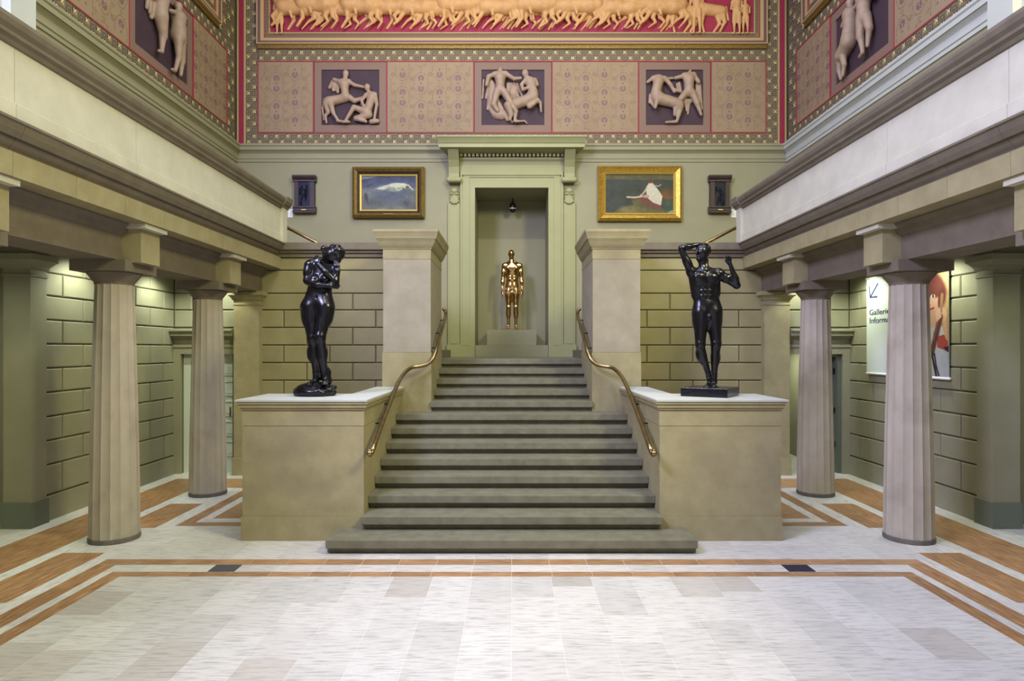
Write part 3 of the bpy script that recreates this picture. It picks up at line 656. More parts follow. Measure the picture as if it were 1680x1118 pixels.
m5 = [('centaur', [el(-8,-26,9,8,9), c(-8,-22,-10,-6,8,8,9), el(-12,2,8.5,10,9), c(-14,6,-30,14,9,8,8), c(-34,16,-36,30,5,3,8), c(-36,30,-32,42,3,2.2,8), c(-24,18,-20,30,4.5,3,10), c(-20,30,-24,42,2.8,2,10), c(-16,-27,-26,-20,3.4,2.8,9), el(-9,-39,4.8,5.8,9)]),
      ('youth', [el(14,-28,8.5,8,10), c(14,-24,13,-8,7.5,7,10), c(11,-6,8,14,6,4.4,11), c(8,14,12,32,4,2.4,10), c(12,34,6,36,2.4,2,10), c(17,-6,24,12,6,4.2,9), c(24,12,20,30,3.8,2.2,9), c(7,-29,-2,-25,3.4,2.6,11), c(21,-29,30,-20,3.4,2.6,9), c(30,-20,36,-24,2.6,2,9), el(14,-40,4.6,5.6,10)])]
dx_ = {'draped_woman': -16, 'centaur': -2, 'youth': 6}
for s, sp, lb in ((-1, m4, 'pale relief of two struggling figures high on the left wall'), (1, m5, 'pale relief of a centaur and a youth high on the right wall')):
    sp = [(n_, [((q_[0], q_[1]+dx_[n_], q_[2], q_[3]+dx_[n_])+q_[4:]) if q_[0] == 'c' else ((q_[0], q_[1]+dx_[n_])+q_[2:]) for q_ in pr_]) for n_, pr_ in sp]
    relief((s*(US+.06), 10.765, zc), -s*math.pi/2, sp, lb, .835, zc, 0, 0, KM*1.1)

# ---- cavalcade frieze on the crimson field
fz = empty('horsemen_frieze', (0, DU, Z3+.26), 'long cream relief of galloping horsemen on the crimson field at the top', 'relief')
def TF(x, y, d): return Vector(((x-CX)*KM, DU-.02-d*KM, H-(y-CY)*KM))
def horse(x, v, d=0, leg=0, s=1.0):
    f = SB()
    def cc(x0,y0,x1,y1,r0,r1,dd=0): f.cap(TF(x+x0*s, 53+(y0-53)*s, d+dd), TF(x+x1*s, 53+(y1-53)*s, d+dd), r0*KM*s, r1*KM*s, 10)
    cc(-18,19,10,20,11,9.5); cc(14,19,23,18,11.5,10)            # barrel, haunch
    cc(-22,16,-34,-4,8,5.5); cc(-34,-4,-43,2,4.5,3)            # neck, head
    L = ((( -24,22,-34,32),(-34,32,-30,42)), ((-18,24,-27,38),(-27,38,-35,45))) if leg == 0 else (((-22,22,-36,26),(-36,26,-33,38)), ((-20,24,-18,38),(-18,38,-26,50)))
    for sgm in L:
        (a0,b0,a1,b1),(a2,b2,a3,b3) = sgm; cc(a0,b0,a1,b1,4,2.8,2); cc(a2,b2,a3,b3,2.4,1.8,2)
    H_ = (((20,22,26,34),(26,34,17,40),(17,40,8,50)), ((24,22,34,34),(34,34,28,42),(28,42,20,51))) if v == 0 else (((22,22,22,36),(22,36,28,42),(28,42,22,51)), ((16,24,12,36),(12,36,16,43),(16,43,6,50)))
    for sg in H_:
        r = 5
        for a0,b0,a1,b1 in sg: cc(a0,b0,a1,b1,r,r*.62,1); r *= .58
    cc(30,12,38,26,2.6,1.6)                                   # tail
    cc(-4,-14,-6,4,6.5,6,4); cc(-4,6,-10,20,5,3.6,6); cc(-10,20,-6,33,3.4,2,6); cc(-10,-12,-20,0,2.8,2,5)   # rider
    cc(-4,-24,-4,-19,4.5,4,4)
    for k in range(3): cc(2+k*3,-8,10+k*4,2+k,1.8,1.4,2)
    return f
xs = [478, 512, 549, 585, 640, 676, 706, 742, 772, 806, 838, 868, 905, 942, 972, 1010, 1045, 1078]
protos = [figure(horse(500, v, d, l, sc1), 'horse_and_rider', 'plaster2', fz, .013) for v, d, l, sc1 in ((0,4,0,1.14),(1,5,1,1.2),(1,3,0,1.1),(0,1,1,1.15))]
for i, x in enumerate(xs+[x_+15 for x_ in xs[:-1:2]]):
    back = i >= len(xs)
    k_ = i if i < 3 else None
    if i < 3: o = protos[i]
    elif i == len(xs): o = protos[3]
    else:
        o = protos[3 if back else (i*2+i//3) % 3].copy(); C.objects.link(o)
    o.location = ((x+10-500)*KM, .04 if back else (-.03 if i % 2 else .01), (.02 if back else 0)+.012*((i*5) % 3-1))
def stander(x, h, d=2, drap=True):
    f = SB()
    def cc(x0,y0,x1,y1,r0,r1,dd=0): f.cap(TF(x+x0, y0, d+dd), TF(x+x1, y1, d+dd), r0*KM, r1*KM, 10)
    t = 58-h
    cc(0,t+h*.2,0,t+h*.42,h*.10,h*.085); cc(-h*.07,t+h*.19,h*.07,t+h*.19,h*.05,h*.05); cc(0,t+h*.03,0,t+h*.08,h*.055,h*.05)
    cc(-h*.04,t+h*.5,-h*.06,t+h*.74,h*.065,h*.04); cc(-h*.06,t+h*.74,-h*.06,t+h*.96,h*.04,h*.022); cc(-h*.06,t+h*.98,-h*.11,t+h*.99,h*.024,h*.02)
    cc(h*.04,t+h*.5,h*.06,t+h*.74,h*.065,h*.04,1); cc(h*.06,t+h*.74,h*.07,t+h*.96,h*.04,h*.022,1); cc(h*.07,t+h*.98,h*.02,t+h*.99,h*.024,h*.02,1)
    cc(-h*.11,t+h*.2,-h*.14,t+h*.38,h*.036,h*.03); cc(h*.12,t+h*.2,h*.13,t+h*.38,h*.036,h*.03); cc(h*.13,t+h*.38,h*.02,t+h*.42,h*.028,h*.02,2)
    if drap:
        for k in range(4): cc(-h*.08+k*h*.05,t+h*.4,-h*.09+k*h*.06,t+h*.72,h*.03,h*.03,1)
    return f
for x, v in ((1118, 1), (1166, 0)):
    f = SB()
    def cc(x0,y0,x1,y1,r0,r1,dd=0): f.cap(TF(x+x0,y0,dd), TF(x+x1,y1,dd), r0*KM, r1*KM, 10)
    cc(-18,16,16,20,10,9); cc(-20,10,-30,-14,9,6); cc(-14,24,-16,40,4.5,3,2); cc(-16,40,-12,55,2.6,2,2); cc(-20,24,-26,42,4.5,3); cc(-26,42,-34,52,2.6,2)
    cc(16,22,22,38,6,3,2); cc(22,38,14,54,3,2,2); cc(10,24,14,40,5,3); cc(14,40,4,54,2.8,2); cc(24,14,28,34,3,2)
    figure(f, 'standing_horse', 'plaster2', fz, .013, 2)
figure(stander(1141, 76, 5, False), 'standing_man', 'plaster2', fz, .013, 2)
figure(stander(1207, 66, 3), 'standing_man', 'plaster2', fz, .013, 2)
figure(stander(1221, 55, 3, False), 'standing_boy', 'plaster2', fz, .013, 2)
figure(stander(460, 64, 3), 'standing_man', 'plaster2', fz, .013, 2)

# ================================================================== BALCONIES, COLUMNS
YC = (2.82, 5.07, 7.32, 9.57)
CXX = 4.585
Y0, Y1 = 1.2, WB
for s in (-1, 1):
    side = 'left' if s < 0 else 'right'
    def TP(p, z, a, s=s): return (s*p, a, z)
    bl = empty('balcony', (s*4.5, 6.2, 3.19), 'stone balcony with solid spotlit parapet running along the %s side of the hall' % side, 'balcony')
    M_ = 'beam'
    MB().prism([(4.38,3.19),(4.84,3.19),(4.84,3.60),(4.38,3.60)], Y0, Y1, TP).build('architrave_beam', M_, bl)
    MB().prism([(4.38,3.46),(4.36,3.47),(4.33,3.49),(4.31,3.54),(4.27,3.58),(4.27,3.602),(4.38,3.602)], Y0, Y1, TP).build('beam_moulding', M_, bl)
    # cornice and fascia as separate stones
    ys = [Y0]+[Y1-.75*k for k in range(12, 0, -1)]+[Y1]
    ys = sorted(set(round(y,3) for y in ys if y >= Y0))
    for a, b in zip(ys[:-1], ys[1:]):
        if b-a < .05: continue
        MB().prism([(4.055,3.60),(4.05,3.80),(4.40,3.80),(4.40,3.60)], a+.002, b-.002, TP).build('fascia_stone', 'stone', bl)
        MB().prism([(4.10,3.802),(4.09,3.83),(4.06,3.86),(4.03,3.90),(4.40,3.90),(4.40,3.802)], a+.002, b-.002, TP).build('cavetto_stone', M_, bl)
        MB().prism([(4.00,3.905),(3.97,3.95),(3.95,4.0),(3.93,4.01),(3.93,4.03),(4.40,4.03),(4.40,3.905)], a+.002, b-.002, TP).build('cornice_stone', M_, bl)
    MB().prism([(4.40,3.60),(4.40,4.03),(US,4.03),(US,3.60)], Y0, DU, TP).build('balcony_floor', 'stone', bl)
    MB().prism([(4.05,3.60),(4.05,4.03),(4.40,4.03),(4.40,3.60)], Y1, DU, TP).build('balcony_floor_end', 'stone', bl)
    ys = [Y0, 3.2, 5.1, 6.75, 8.75, 10.2, 10.95]
    for a, b in zip(ys[:-1], ys[1:]):
        MB().prism([(3.985,4.03),(3.985,4.17),(4.0,4.18),(4.0,4.62),(4.20,4.62),(4.20,4.03)], a+.002, b-.002, TP).build('parapet_panel', 'stone_lit', bl)
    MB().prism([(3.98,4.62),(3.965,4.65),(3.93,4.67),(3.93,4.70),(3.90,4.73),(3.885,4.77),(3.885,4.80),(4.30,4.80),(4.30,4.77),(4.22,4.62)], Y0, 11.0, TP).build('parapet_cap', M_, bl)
    MB().box(*sorted((s*3.95, s*4.24)), 10.95, 11.15, 4.03, 4.64).build('end_post', 'stone_lit', bl)
    MB().prism([(3.94,4.64),(3.93,4.67),(3.90,4.69),(3.87,4.74),(3.865,4.79),(3.86,4.82),(4.32,4.82),(4.32,4.79),(4.25,4.64)], 10.90, 11.20, TP).build('end_post_cap', M_, bl)
    for y in YC:
        MB().box(*sorted((s*4.17, s*4.39)), y-.19, y+.19, 3.17, 3.60).build('beam_block', 'stone', bl)
        MB().box(*sorted((s*4.085, s*4.39)), y-.25, y+.20, 3.545, 3.598).build('mutule_plate', 'stone_lit', bl)
    # columns
    names = {7.32: ('second', 'nearer'), 9.57: ('far', 'farther')}
    for y in YC:
        if y == 7.32: lab = 'fluted stone column, the nearer of the two in full view on the %s' % side
        elif y == 9.57: lab = 'fluted stone column in front of the door at the back of the %s aisle' % side
        elif y == 5.07: lab = 'fluted stone column just outside the frame under the %s balcony' % side
        else: lab = 'fluted stone column under the %s balcony nearest the entrance' % side
        cl = empty('column', (s*CXX, y, 0), lab, 'column')
        nf = 16; per = 8; n = nf*per; prof = [(0.0+.055, .262), (.7, .254), (1.5, .238), (2.3, .218), (2.93, .20)]
        vs = []
        for z, R in prof:
            for k in range(n):
                a = 2*math.pi*k/n; t = (k % per)/per
                r = R*(1-.05*math.sin(math.pi*t)**.7); vs.append((s*CXX+r*math.cos(a), y+r*math.sin(a), z))
        fs = [(i*n+k, i*n+(k+1)%n, (i+1)*n+(k+1)%n, (i+1)*n+k) for i in range(len(prof)-1) for k in range(n)]
        MB().add(vs, fs+[tuple(range(n))[::-1], tuple(range((len(prof)-1)*n, len(prof)*n))]).build('shaft', 'column', cl)
        MB().lathe([(.262,0),(.266,.01),(.266,.05),(.25,.056)], s*CXX, y, 40).build('foot_ring', 'coldark', cl)
        ab_ = MB().box(s*CXX-.31, s*CXX+.31, y-.31, y+.31, 3.065, 3.188).build('abacus', M_, cl)
        MB().lathe([(.200,2.93),(.203,2.945),(.200,2.95),(.206,2.96),(.230,2.99),(.262,3.03),(.280,3.055),(.276,3.065)], s*CXX, y, 40).build('echinus', M_, ab_)

# ================================================================== STAIRCASE
R_ = .155; T_ = .357; DN = lambda k: 6.39+T_*k
st = empty('staircase', (0, DN(1), 0), 'broad grey stone staircase rising between two pedestals to the doorway landing', 'staircase')
def step_profile(y0, y1, z0, z1):    # nosing overhangs the riser
    return [(y0, z1), (y0-.0, z1-.085), (y0+.012, z1-.092), (y0+.065, z1-.094), (y0+.07, z0), (y1, z0), (y1, z1)]
for k in range(1, 14):
    hw = 1.983 if k == 1 else (1.689 if k <= 8 else 1.234)
    y0 = DN(k); y1 = DN(k+1)+.12 if k < 13 else DU
    if k == 1:
        y1 = 7.42; o = MB().prism(step_profile(y0, y1, 0, R_), -hw, hw, lambda p,q,a: (a,p,q))
        o.build('step', 'tread', st, bevel=.004)
    else:
        z1 = k*R_; z0 = z1-R_
        hw2 = hw if k < 13 else 1.234
        MB().prism(step_profile(y0, y1, z0-.001, z1), -hw2, hw2, lambda p,q,a: (a,p,q)).build('step', 'tread', st, bevel=.004)
MB().box(-1.22, 1.22, 11.15, DU, 1.6, 2.014).build('landing_slab', 'tread', st)
core = MB(); core.prism([(DN(2)+.1,0.0),(DN(13)+.1,1.7),(DN(13)+.1,0)], -1.2, 1.2, lambda p,q,a: (a,p,q)).build('stair_core', 'tread', st)
def text(body, size, loc, rot, m, parent=None, name='lettering', ext=.002, align='LEFT'):
    cu = bpy.data.curves.new(name, 'FONT'); cu.body = body; cu.size = size; cu.extrude = ext; cu.align_x = align
    o = bpy.data.objects.new(name, cu); C.objects.link(o)
    dg = bpy.context.evaluated_depsgraph_get(); me = bpy.data.meshes.new_from_object(o.evaluated_get(dg)); bpy.data.objects.remove(o)
    me.materials.clear(); me.materials.append(M[m]); o = bpy.data.objects.new(name, me); C.objects.link(o)
    o.location = loc; o.rotation_euler = rot
    if parent is not None: o.parent = parent; o.matrix_parent_inverse = Matrix.Translation(-Vector(parent.location))
    return o
p_ = P(796, 668, DN(9)-.001); text('16', .10, (p_.x, DN(9)-.0005, 9*R_-.082), (math.pi/2,0,0), 'coldark', st, 'step_mark', .0008)
# side flights behind the block walls
for s in (-1, 1):
    sf = empty('side_flight', (s*1.3, 12.3, 2.015), 'flight of steps turning off the landing behind the %s block wall' % ('left' if s < 0 else 'right'), 'staircase')
    for k in range(13):
        x0 = s*(1.30+.204*k); x1 = s*(1.30+.204*(k+1)+.03) if k < 12 else s*4.06
        q = sorted((x0, x1)); z = 2.015+R_*(k+1)
        MB().box(q[0], q[1], 11.36, DU-.01, z-.22, z).build('step', 'tread', sf, bevel=.004)
    q = sorted((s*1.234, s*1.30)); MB().box(q[0], q[1], 11.36, DU, 1.6, 2.014).build('landing_edge', 'tread', sf)

# pedestals flanking the stair
for s in (-1, 1):
    side = 'left' if s < 0 else 'right'
    pd = empty('stair_pedestal', (s*2.385, 7.7, 0), 'wide square stone pedestal flanking the foot of the stairs on the %s' % side, 'pedestal')
    a, b = 1.692, 3.08; y0, y1 = 7.25, 8.12
    def bx(mb, x0, x1, *r): return mb.box(*sorted((s*x0, s*x1)), *r)
    def ell_shape(e, z0, z1, name, m, ei=None):
        ei = e if ei is None else ei
        # L-shaped outline: block and cheek wall running back to the tall pier
        pts = [(a-ei, y0-e), (b+e, y0-e), (b+e, y1+e), (2.0+e, y1+e), (2.0+e, 9.65), (a-ei, 9.65)]
        MB().prism(pts, z0, z1, lambda p,q,z: (s*p, q, z)).build(name, m, pd)
    ell_shape(.012, 0, .278, 'plinth_course', 'stone', 0); ell_shape(0, .28, 1.312, 'die', 'stone'); ell_shape(.004, 1.315, 1.50, 'upper_course', 'stone')
    ell_shape(.02, 1.50, 1.525, 'bed_moulding', 'stone'); ell_shape(.035, 1.525, 1.565, 'bed_moulding', 'stone'); ell_shape(.05, 1.565, 1.595, 'bed_moulding', 'stone')
    ell_shape(.062, 1.595, 1.616, 'coping_slab', 'pierw', .05)
    tp = empty('tall_pier', (s*1.6, 10.3, 1.24), 'tall square stone pier with moulded cap on the %s of the upper stair flight' % side, 'pier')
    x0, x1 = 1.236, 1.96; q = sorted((s*x0, s*x1))
    MB().box(q[0]-.012, q[1]+.012, 9.655, 11.14, 1.236, 2.14).build('pier_base', 'stone', tp)
    MB().box(q[0], q[1], 9.667, 11.14, 2.143, 3.56).build('pier_shaft', 'pier', tp)
    cp = loft([(.004,3.563),(.004,3.715),(.018,3.72),(.018,3.735),(.03,3.745),(.05,3.78),(.075,3.835),(.082,3.84),(.082,3.855),(.095,3.86),(.105,3.90),(.125,3.955),(.13,3.96),(.13,4.0)], q[0], q[1], 9.667, 11.14)
    cp.build('pier_capital', 'stone', tp)

# handrails
def rail_pts(L, sub=6):
    L = [Vector(p) for p in L]; out = []
    for i in range(len(L)-1):
        p0 = L[max(i-1,0)]; p1 = L[i]; p2 = L[i+1]; p3 = L[min(i+2,len(L)-1)]
        for k in range(sub):
            t = k/sub; out.append(.5*((2*p1)+(-p0+p2)*t+(2*p0-5*p1+4*p2-p3)*t*t+(-p0+3*p1-3*p2+p3)*t**3))
    out.append(L[-1]); return out
base = [(606,738,7.08),(606.5,746,7.08),(610,742,7.10),(615,728,7.2),(629.6,687,7.87),(642,656,8.4),(650,636,8.75),(660,617,9.15),(674,604,9.42),(692.7,600.5,9.5),(705,595,9.53),(713.5,582,9.6),(718,565,9.8),(724.7,541,10.28),(731,520,10.95),(730.5,511,11.1),(727,506.5,11.12)]
for s in (-1, 1):
    side = 'left' if s < 0 else 'right'
    hr = empty('handrail', (s*1.62, 7.1, .9), 'curving brass handrail fixed to the %s side of the staircase' % side, 'handrail')
    pts = []
    for px, py, D in base:
        p = P(px, py, D); pts.append(Vector((-s*-abs(p.x) if s > 0 else -abs(p.x), p.y, p.z)))
    pp = rail_pts(pts)
    MB().tube(pp, .029, 14).build('rail', 'brass', hr, smooth=True)
    MB().ell(pp[4], (.038,.038,.038)).build('rail_end', 'brass', hr, smooth=True)
    for i in (4, 5, 12, 13, 14):
        p = pts[i]; wx = s*1.69 if p.y < 9.3 else s*1.236
        if p.y < 9.3 or p.y > 9.7:
            m_ = MB().cap((p.x, p.y, p.z-.02), ((p.x+wx)/2, p.y, p.z-.06), .008).cap(((p.x+wx)/2, p.y, p.z-.06), (wx, p.y, p.z-.06), .009)
            m_.build('bracket', 'black', hr)
    ur = empty('upper_handrail', (s*3.4, 11.7, 4.2), 'short length of brass handrail rising beside the %s balcony end' % side, 'handrail')
    A = P(472, 374, 11.55); B = P(521, 399, 11.55); d = (B-A)
    pts = [A-d*.6, A, B, B+d*2.2]; pts = [Vector((s*abs(p.x), p.y, p.z)) for p in pts]
    MB().tube(pts, .03, 12).build('rail', 'brass', ur, smooth=True)
    for t in (.0, 1.0, 2.2):
        q_ = A+d*t; MB().cap((s*abs(q_.x), q_.y, q_.z-.02), (s*abs(q_.x), WB+.2, q_.z-.12), .012).build('bracket', 'black', ur)

# ================================================================== DOORWAY SURROUND
ds = empty('door_surround', (0, DU, 2.015), 'green painted classical doorway surround with bracketed cornice framing the niche', 'door surround')
def TD(u, v, w): return (u, DU-w, v)
Z_L = 2.016
for s in (-1, 1):
    def bb(a0, a1, z0, z1, w0, w1, n, m='greenl'): MB().box(*sorted((s*a0, s*a1)), z0, z1, w0, w1, TD).build(n, m, ds)
    bb(.785, 1.10, Z_L, 5.96, 0, .05, 'architrave_jamb'); bb(.90, 1.06, Z_L+.25, 5.86, .05, .065, 'jamb_fillet'); bb(1.055, 1.10, Z_L+.2, 5.96, .05, .085, 'jamb_moulding')
    bb(.785, 1.12, Z_L, 2.26, 0, .09, 'jamb_base'); bb(1.11, 1.36, Z_L, 5.35, 0, .06, 'side_pilaster'); bb(1.10, 1.38, Z_L, 2.28, 0, .10, 'pilaster_base')
    bb(1.15, 1.32, 2.3, 5.2, .06, .07, 'side_pilaster_panel')
    # console bracket: S-profile
    prof = [(0,5.72),(.14,5.72),(.19,5.76),(.20,5.82),(.17,5.87),(.15,5.92),(.17,6.05),(.24,6.18),(.34,6.30),(.40,6.38),(.40,6.44),(0,6.44)]
    q = sorted((s*1.115, s*1.335))
    cs_ = MB().prism(prof, q[0], q[1], lambda p,z,a: (a, DU-p, z)).build('console', 'greenl', ds)
    rb = MB()
    for k in range(4):
        x = q[0]+.03+k*.053; rb.prism([(p+.012 if p > .05 else p, z) for p, z in prof], x-.008, x+.008, lambda p,z,a: (a, DU-p, z))
    rb.build('console_ribs', 'greenl', cs_)
    xm = (q[0]+q[1])/2; sv = MB().cap((q[0], DU-.15, 5.78), (q[1], DU-.15, 5.78), .06)
    sv.build('console_scroll', 'greenl', cs_, smooth=True)
    sh = SB()
    sh.ell((xm, DU-.05, 5.43), (.10,.035,.13)); sh.ell((xm, DU-.09, 5.56), (.075,.05,.06)); sh.ell((xm, DU-.085, 5.50), (.10,.03,.03), k=.008)
    for k in range(5):
        a = (k-2)*.36; sh.cap((xm+math.sin(a)*.02, DU-.085, 5.48), (xm+math.sin(a)*.13, DU-.075, 5.46-.16*math.cos(a)), .012, .026, k=.006)
    figure(sh, 'shell_ornament', 'greenl', ds, .008, 2)
MB().box(-.785, .785, 5.64, 5.96, 0, .05, TD).build('architrave_head', 'greenl', ds)
MB().box(-1.10, 1.10, 5.90, 5.97, .05, .09, TD).box(-1.03, 1.03, 5.86, 5.90, .05, .07, TD).build('architrave_moulding', 'greenl', ds)
MB().box(-1.11, 1.11, 5.97, 6.22, 0, .06, TD).build('frieze_board', 'greenl', ds)
MB().prism([(0,6.20),(.07,6.20),(.10,6.24),(.10,6.27),(0,6.27)], -1.11, 1.11, lambda p,z,a: (a, DU-p, z)).build('bed_moulding', 'green', ds)
MB().box(-1.11, 1.11, 6.27, 6.40, 0, .06, TD).build('dentil_band', 'greend', ds)
for k in range(26):
    x = -1.07+k*.0856; MB().box(x-.026, x+.026, 6.28, 6.37, .06, .16, TD).build('dentil', 'greenl', ds)
cprof = [(0,6.36),(.20,6.38),(.42,6.40),(.55,6.41),(.55,6.50),(.57,6.51),(.59,6.545),(.63,6.60),(.66,6.63),(.66,6.66),(0,6.70)]
sc_ = .86; cprof = [(p*sc_ , 6.33+(z-6.36)*.86) for p, z in cprof]
def ring_cornice():
    mb = MB(); pts = []
    for p, z in cprof:
        hw = 1.36+p*.33; pts.append((hw, p, z))
    n = len(pts); vs = [(-h_, DU-p, z) for h_, p, z in pts]+[(h_, DU-p, z) for h_, p, z in pts]
    fs = [(i, i+1, n+i+1, n+i) for i in range(n-1)]+[(n-1, 0, n, 2*n-1), tuple(range(n)), tuple(range(n, 2*n))[::-1]]
    return mb.add(vs, fs)
ring_cornice().build('cornice', 'greenl', ds)

# niche plinth and sill
sl = tag(MB().box(-.78, .78, DU-.04, DU+1.22, 2.016, 2.27).build('niche_sill', 'green'), 'low green painted sill block across the foot of the niche', 'plinth')
pn = tag(MB().box(-.535, .535, DU+.10, DU+1.1, 2.271, 2.60).build('statue_plinth', 'green', bevel=.004), 'green painted box plinth under the gilt figure', 'plinth')
cc_ = empty('ceiling_spotlight', (.02, DU+1.0, 5.3), 'small black cylindrical lamp hanging at the top of the niche', 'lamp')
MB().cap((.02, DU+.9, 5.37), (.02, DU+.9, 5.48), .065).build('lamp_body', 'black', cc_, smooth=True)
MB().tube([(.02, DU+.9, 5.5), (.02, DU+.9, 5.64)], .012).build('stem', 'black', cc_)
MB().lathe([(.067,5.39),(.069,5.40),(.067,5.41)], .02, DU+.9, 20).build('lamp_ring', 'label', cc_)

# ================================================================== STATUES
def statue_px(D0):
    k = D0/F
    def T(x, y, d=0): return Vector(((x-CX)*k, D0+d*k, H-(y-CY)*k))
    return T, k
class Fig:
    def __init__(s, D0): s.T, s.k = statue_px(D0); s.mb = SB()
    def c(s, a, b, r0, r1=None): s.mb.cap(s.T(*a), s.T(*b), r0*s.k, (r1 if r1 is not None else r0)*s.k, 14); return s
    def e(s, a, r, rz=0, k=None): s.mb.ell(s.T(*a), (r[0]*s.k, r[2]*s.k, r[1]*s.k), 18, 12, Matrix.Rotation(math.radians(rz), 3, 'Y'), k*s.k if k else None); return s
    def n(s, a, r, k=2): s.mb.ell(s.T(*a), (r[0]*s.k, r[2]*s.k, r[1]*s.k), k=k*s.k, neg=True); return s
ZT = 1.617
def hand(f, W, u, v, nrm, curl, sc1=1.0):
    """palm, four fingers of unequal length bent at the knuckles, thumb from the side of the palm"""
    W, u, v, nn = [Vector(q) for q in (W, u, v, nrm)]; u.normalize(); v.normalize(); nn.normalize()
    K = f.k; add = lambda a, b, r0, r1, k: f.mb.cap(f.T(*a), f.T(*b), r0*K*sc1, r1*K*sc1, k=k*K)
    for i in range(4):
        o = v*(i-1.5)*2.35*sc1; kn = W+u*4.6*sc1+o-u*abs(i-1.2)*.4
        add(W-u*4.4*sc1+o*.55, kn, 1.75, 1.5, 1.6)
        L = (4.4, 5.0, 4.7, 3.7)[i]*sc1; p = kn
        for seg in range(3):
            a = curl*(.45+.5*seg); d = u*math.cos(a)+nn*math.sin(a); q = p+d*L*(.95, .72, .5)[seg]
            add(p, q, 1.35-.12*seg, 1.22-.12*seg, .35); p = q
    t0 = W-u*2.6*sc1-v*3.0*sc1; t1 = t0+(u*.75-v*.55+nn*.35)*4.2*sc1; t2 = t1+(u*.8+nn*.5+v*.15)*3.4*sc1
    add(t0, t1, 1.7, 1.4, 1.2); add(t1, t2, 1.35, 1.1, .4)
# --- hunched woman (left pedestal)
D0 = 7.80
f = Fig(D0)
f.e((544,421,-1),(11.5,13.5,13),20).e((548,417,1),(15,13,14)).e((536,415,2),(8,9,9)).e((531,408,3),(5,5.5,5.5),k=3).e((556,425,-3),(5,8,8))
f.c((524,438,3),(537,427,1),9,8.5).c((513,434,3),(545,438,4),9,8.5)
f.e((528,448,3),(20,18,12)).e((525,465,2),(19.5,18,12),k=10).e((523,484,1),(21,17,12),k=10).e((521,501,2),(26,16,14),k=12).e((516,501,9),(12,12,9)).e((531,501,9),(12,12,9))
f.e((519,460,-9),(9,8,7)).e((537,460,-9),(8,8,7)).n((523,489,-13),(1.4,1.8,3))
f.e((508,435,2),(8.5,9,9)).c((507,436,1),(506,460,-5),7.8,6.4).e((506,447,-2),(7.6,10,7.6)).c((506,462,-6),(527,470,-17),6.4,5.4).c((527,470,-17),(546,471,-17),5.4,4)
hand(f, (549,470.5,-17), (1,.05,.25), (0,1,0), (-.1,0,1), .9)
f.c((550,442,2),(553,461,-10),7.5,6.2).c((553,463,-11),(540,449,-18),6,5).c((540,449,-18),(527,436,-17),5,3.6)
hand(f, (524.5,432,-15), (-.35,-1,.25), (-1,.3,0), (0,.1,1), .75)
f.c((553,463,-10),(557,446,-10),5.6,4.2); hand(f, (556.5,442,-11), (-.15,-1,0), (1,0,.3), (-.4,0,1), .5)
f.e((508,515,1),(14,24,13.5),4,k=10).c((508,506,1),(514,554,-3),14,9.5).e((514,556,-5),(8,9,8)).e((512,579,3),(9.4,17,9.4),k=8).c((514,558,-2),(517,612,4),8.5,5).c((517,612,4),(517,624,4),5,5.4)
f.e((535,512,-2),(13,24,13.5),-4,k=10).c((535,506,-3),(529,552,-13),13,9.5).e((529,554,-15),(8,9,8)).e((530,579,-2),(8.6,17,9.4),k=8).c((529,556,-12),(531,612,4),8.5,5).c((531,612,4),(533,623,3),5,5.4)
f.c((521,512,6),(522,560,5),12,8).c((522,560,5),(524,618,9),8,6)
f.c((516,627,7),(511,630,-12),5.4,4).c((533,625,6),(536,628,-12),5.4,4).c((529,604,9),(536,626,9),7,6.5).e((535,612,8),(6,8,6))
for i in range(5): f.c((507+i*2.2,630,-13),(506+i*2.3,631,-17+abs(i-2)*.6),1.8,1.5); f.c((532+i*2.2,628.5,-12),(531.5+i*2.3,630,-16+abs(i-2)*.6),1.8,1.5)
ev = empty('bronze_statue', (f.T(521,640).x, D0, ZT), 'black bronze statue of a hunched nude woman hiding her face, on the left pedestal', 'statue')
fo = figure(f.mb, 'figure', 'bronze', ev, .0055, 3)
hm = SB()
for i in range(34):
    a = random.uniform(0, 6.28); t = random.uniform(-.9, .95); r = math.sqrt(1-t*t)
    hm.ell(f.T(549+14.3*r*math.cos(a), 415-12*t, 1+14*r*math.sin(a)*.95), (.021,.021,.021), 8, 6)
hm.ell(f.T(549,415,1), (14.5*f.k, 13.8*f.k, 12.5*f.k)); hm.ell(f.T(531,408,3), (6*f.k,)*3)
figure(hm, 'hair', 'bronze', ev, .009, 2)
rk = SB(); bc_ = f.T(515.5, 643)
rk.ell((bc_.x, D0+.02, ZT+.05), (.255, .22, .085), k=.02); rk.ell((bc_.x-.02, D0+.01, ZT+.09), (.20, .17, .075), k=.03); rk.ell((bc_.x+.05, D0+.05, ZT+.10), (.15, .13, .07), k=.03)
random.seed(11)
for i in range(26):
    a = random.uniform(0, 6.28); rk.ell((bc_.x+.215*math.cos(a), D0+.02+.185*math.sin(a), ZT+random.uniform(.02,.10)), (random.uniform(.03,.06), random.uniform(.03,.05), random.uniform(.015,.04)), k=.018)
rk.ell((bc_.x, D0+.02, ZT-.05), (.5,.5,.051), k=.004, neg=True)
figure(rk, 'rock_base', 'bronze', ev, .009)
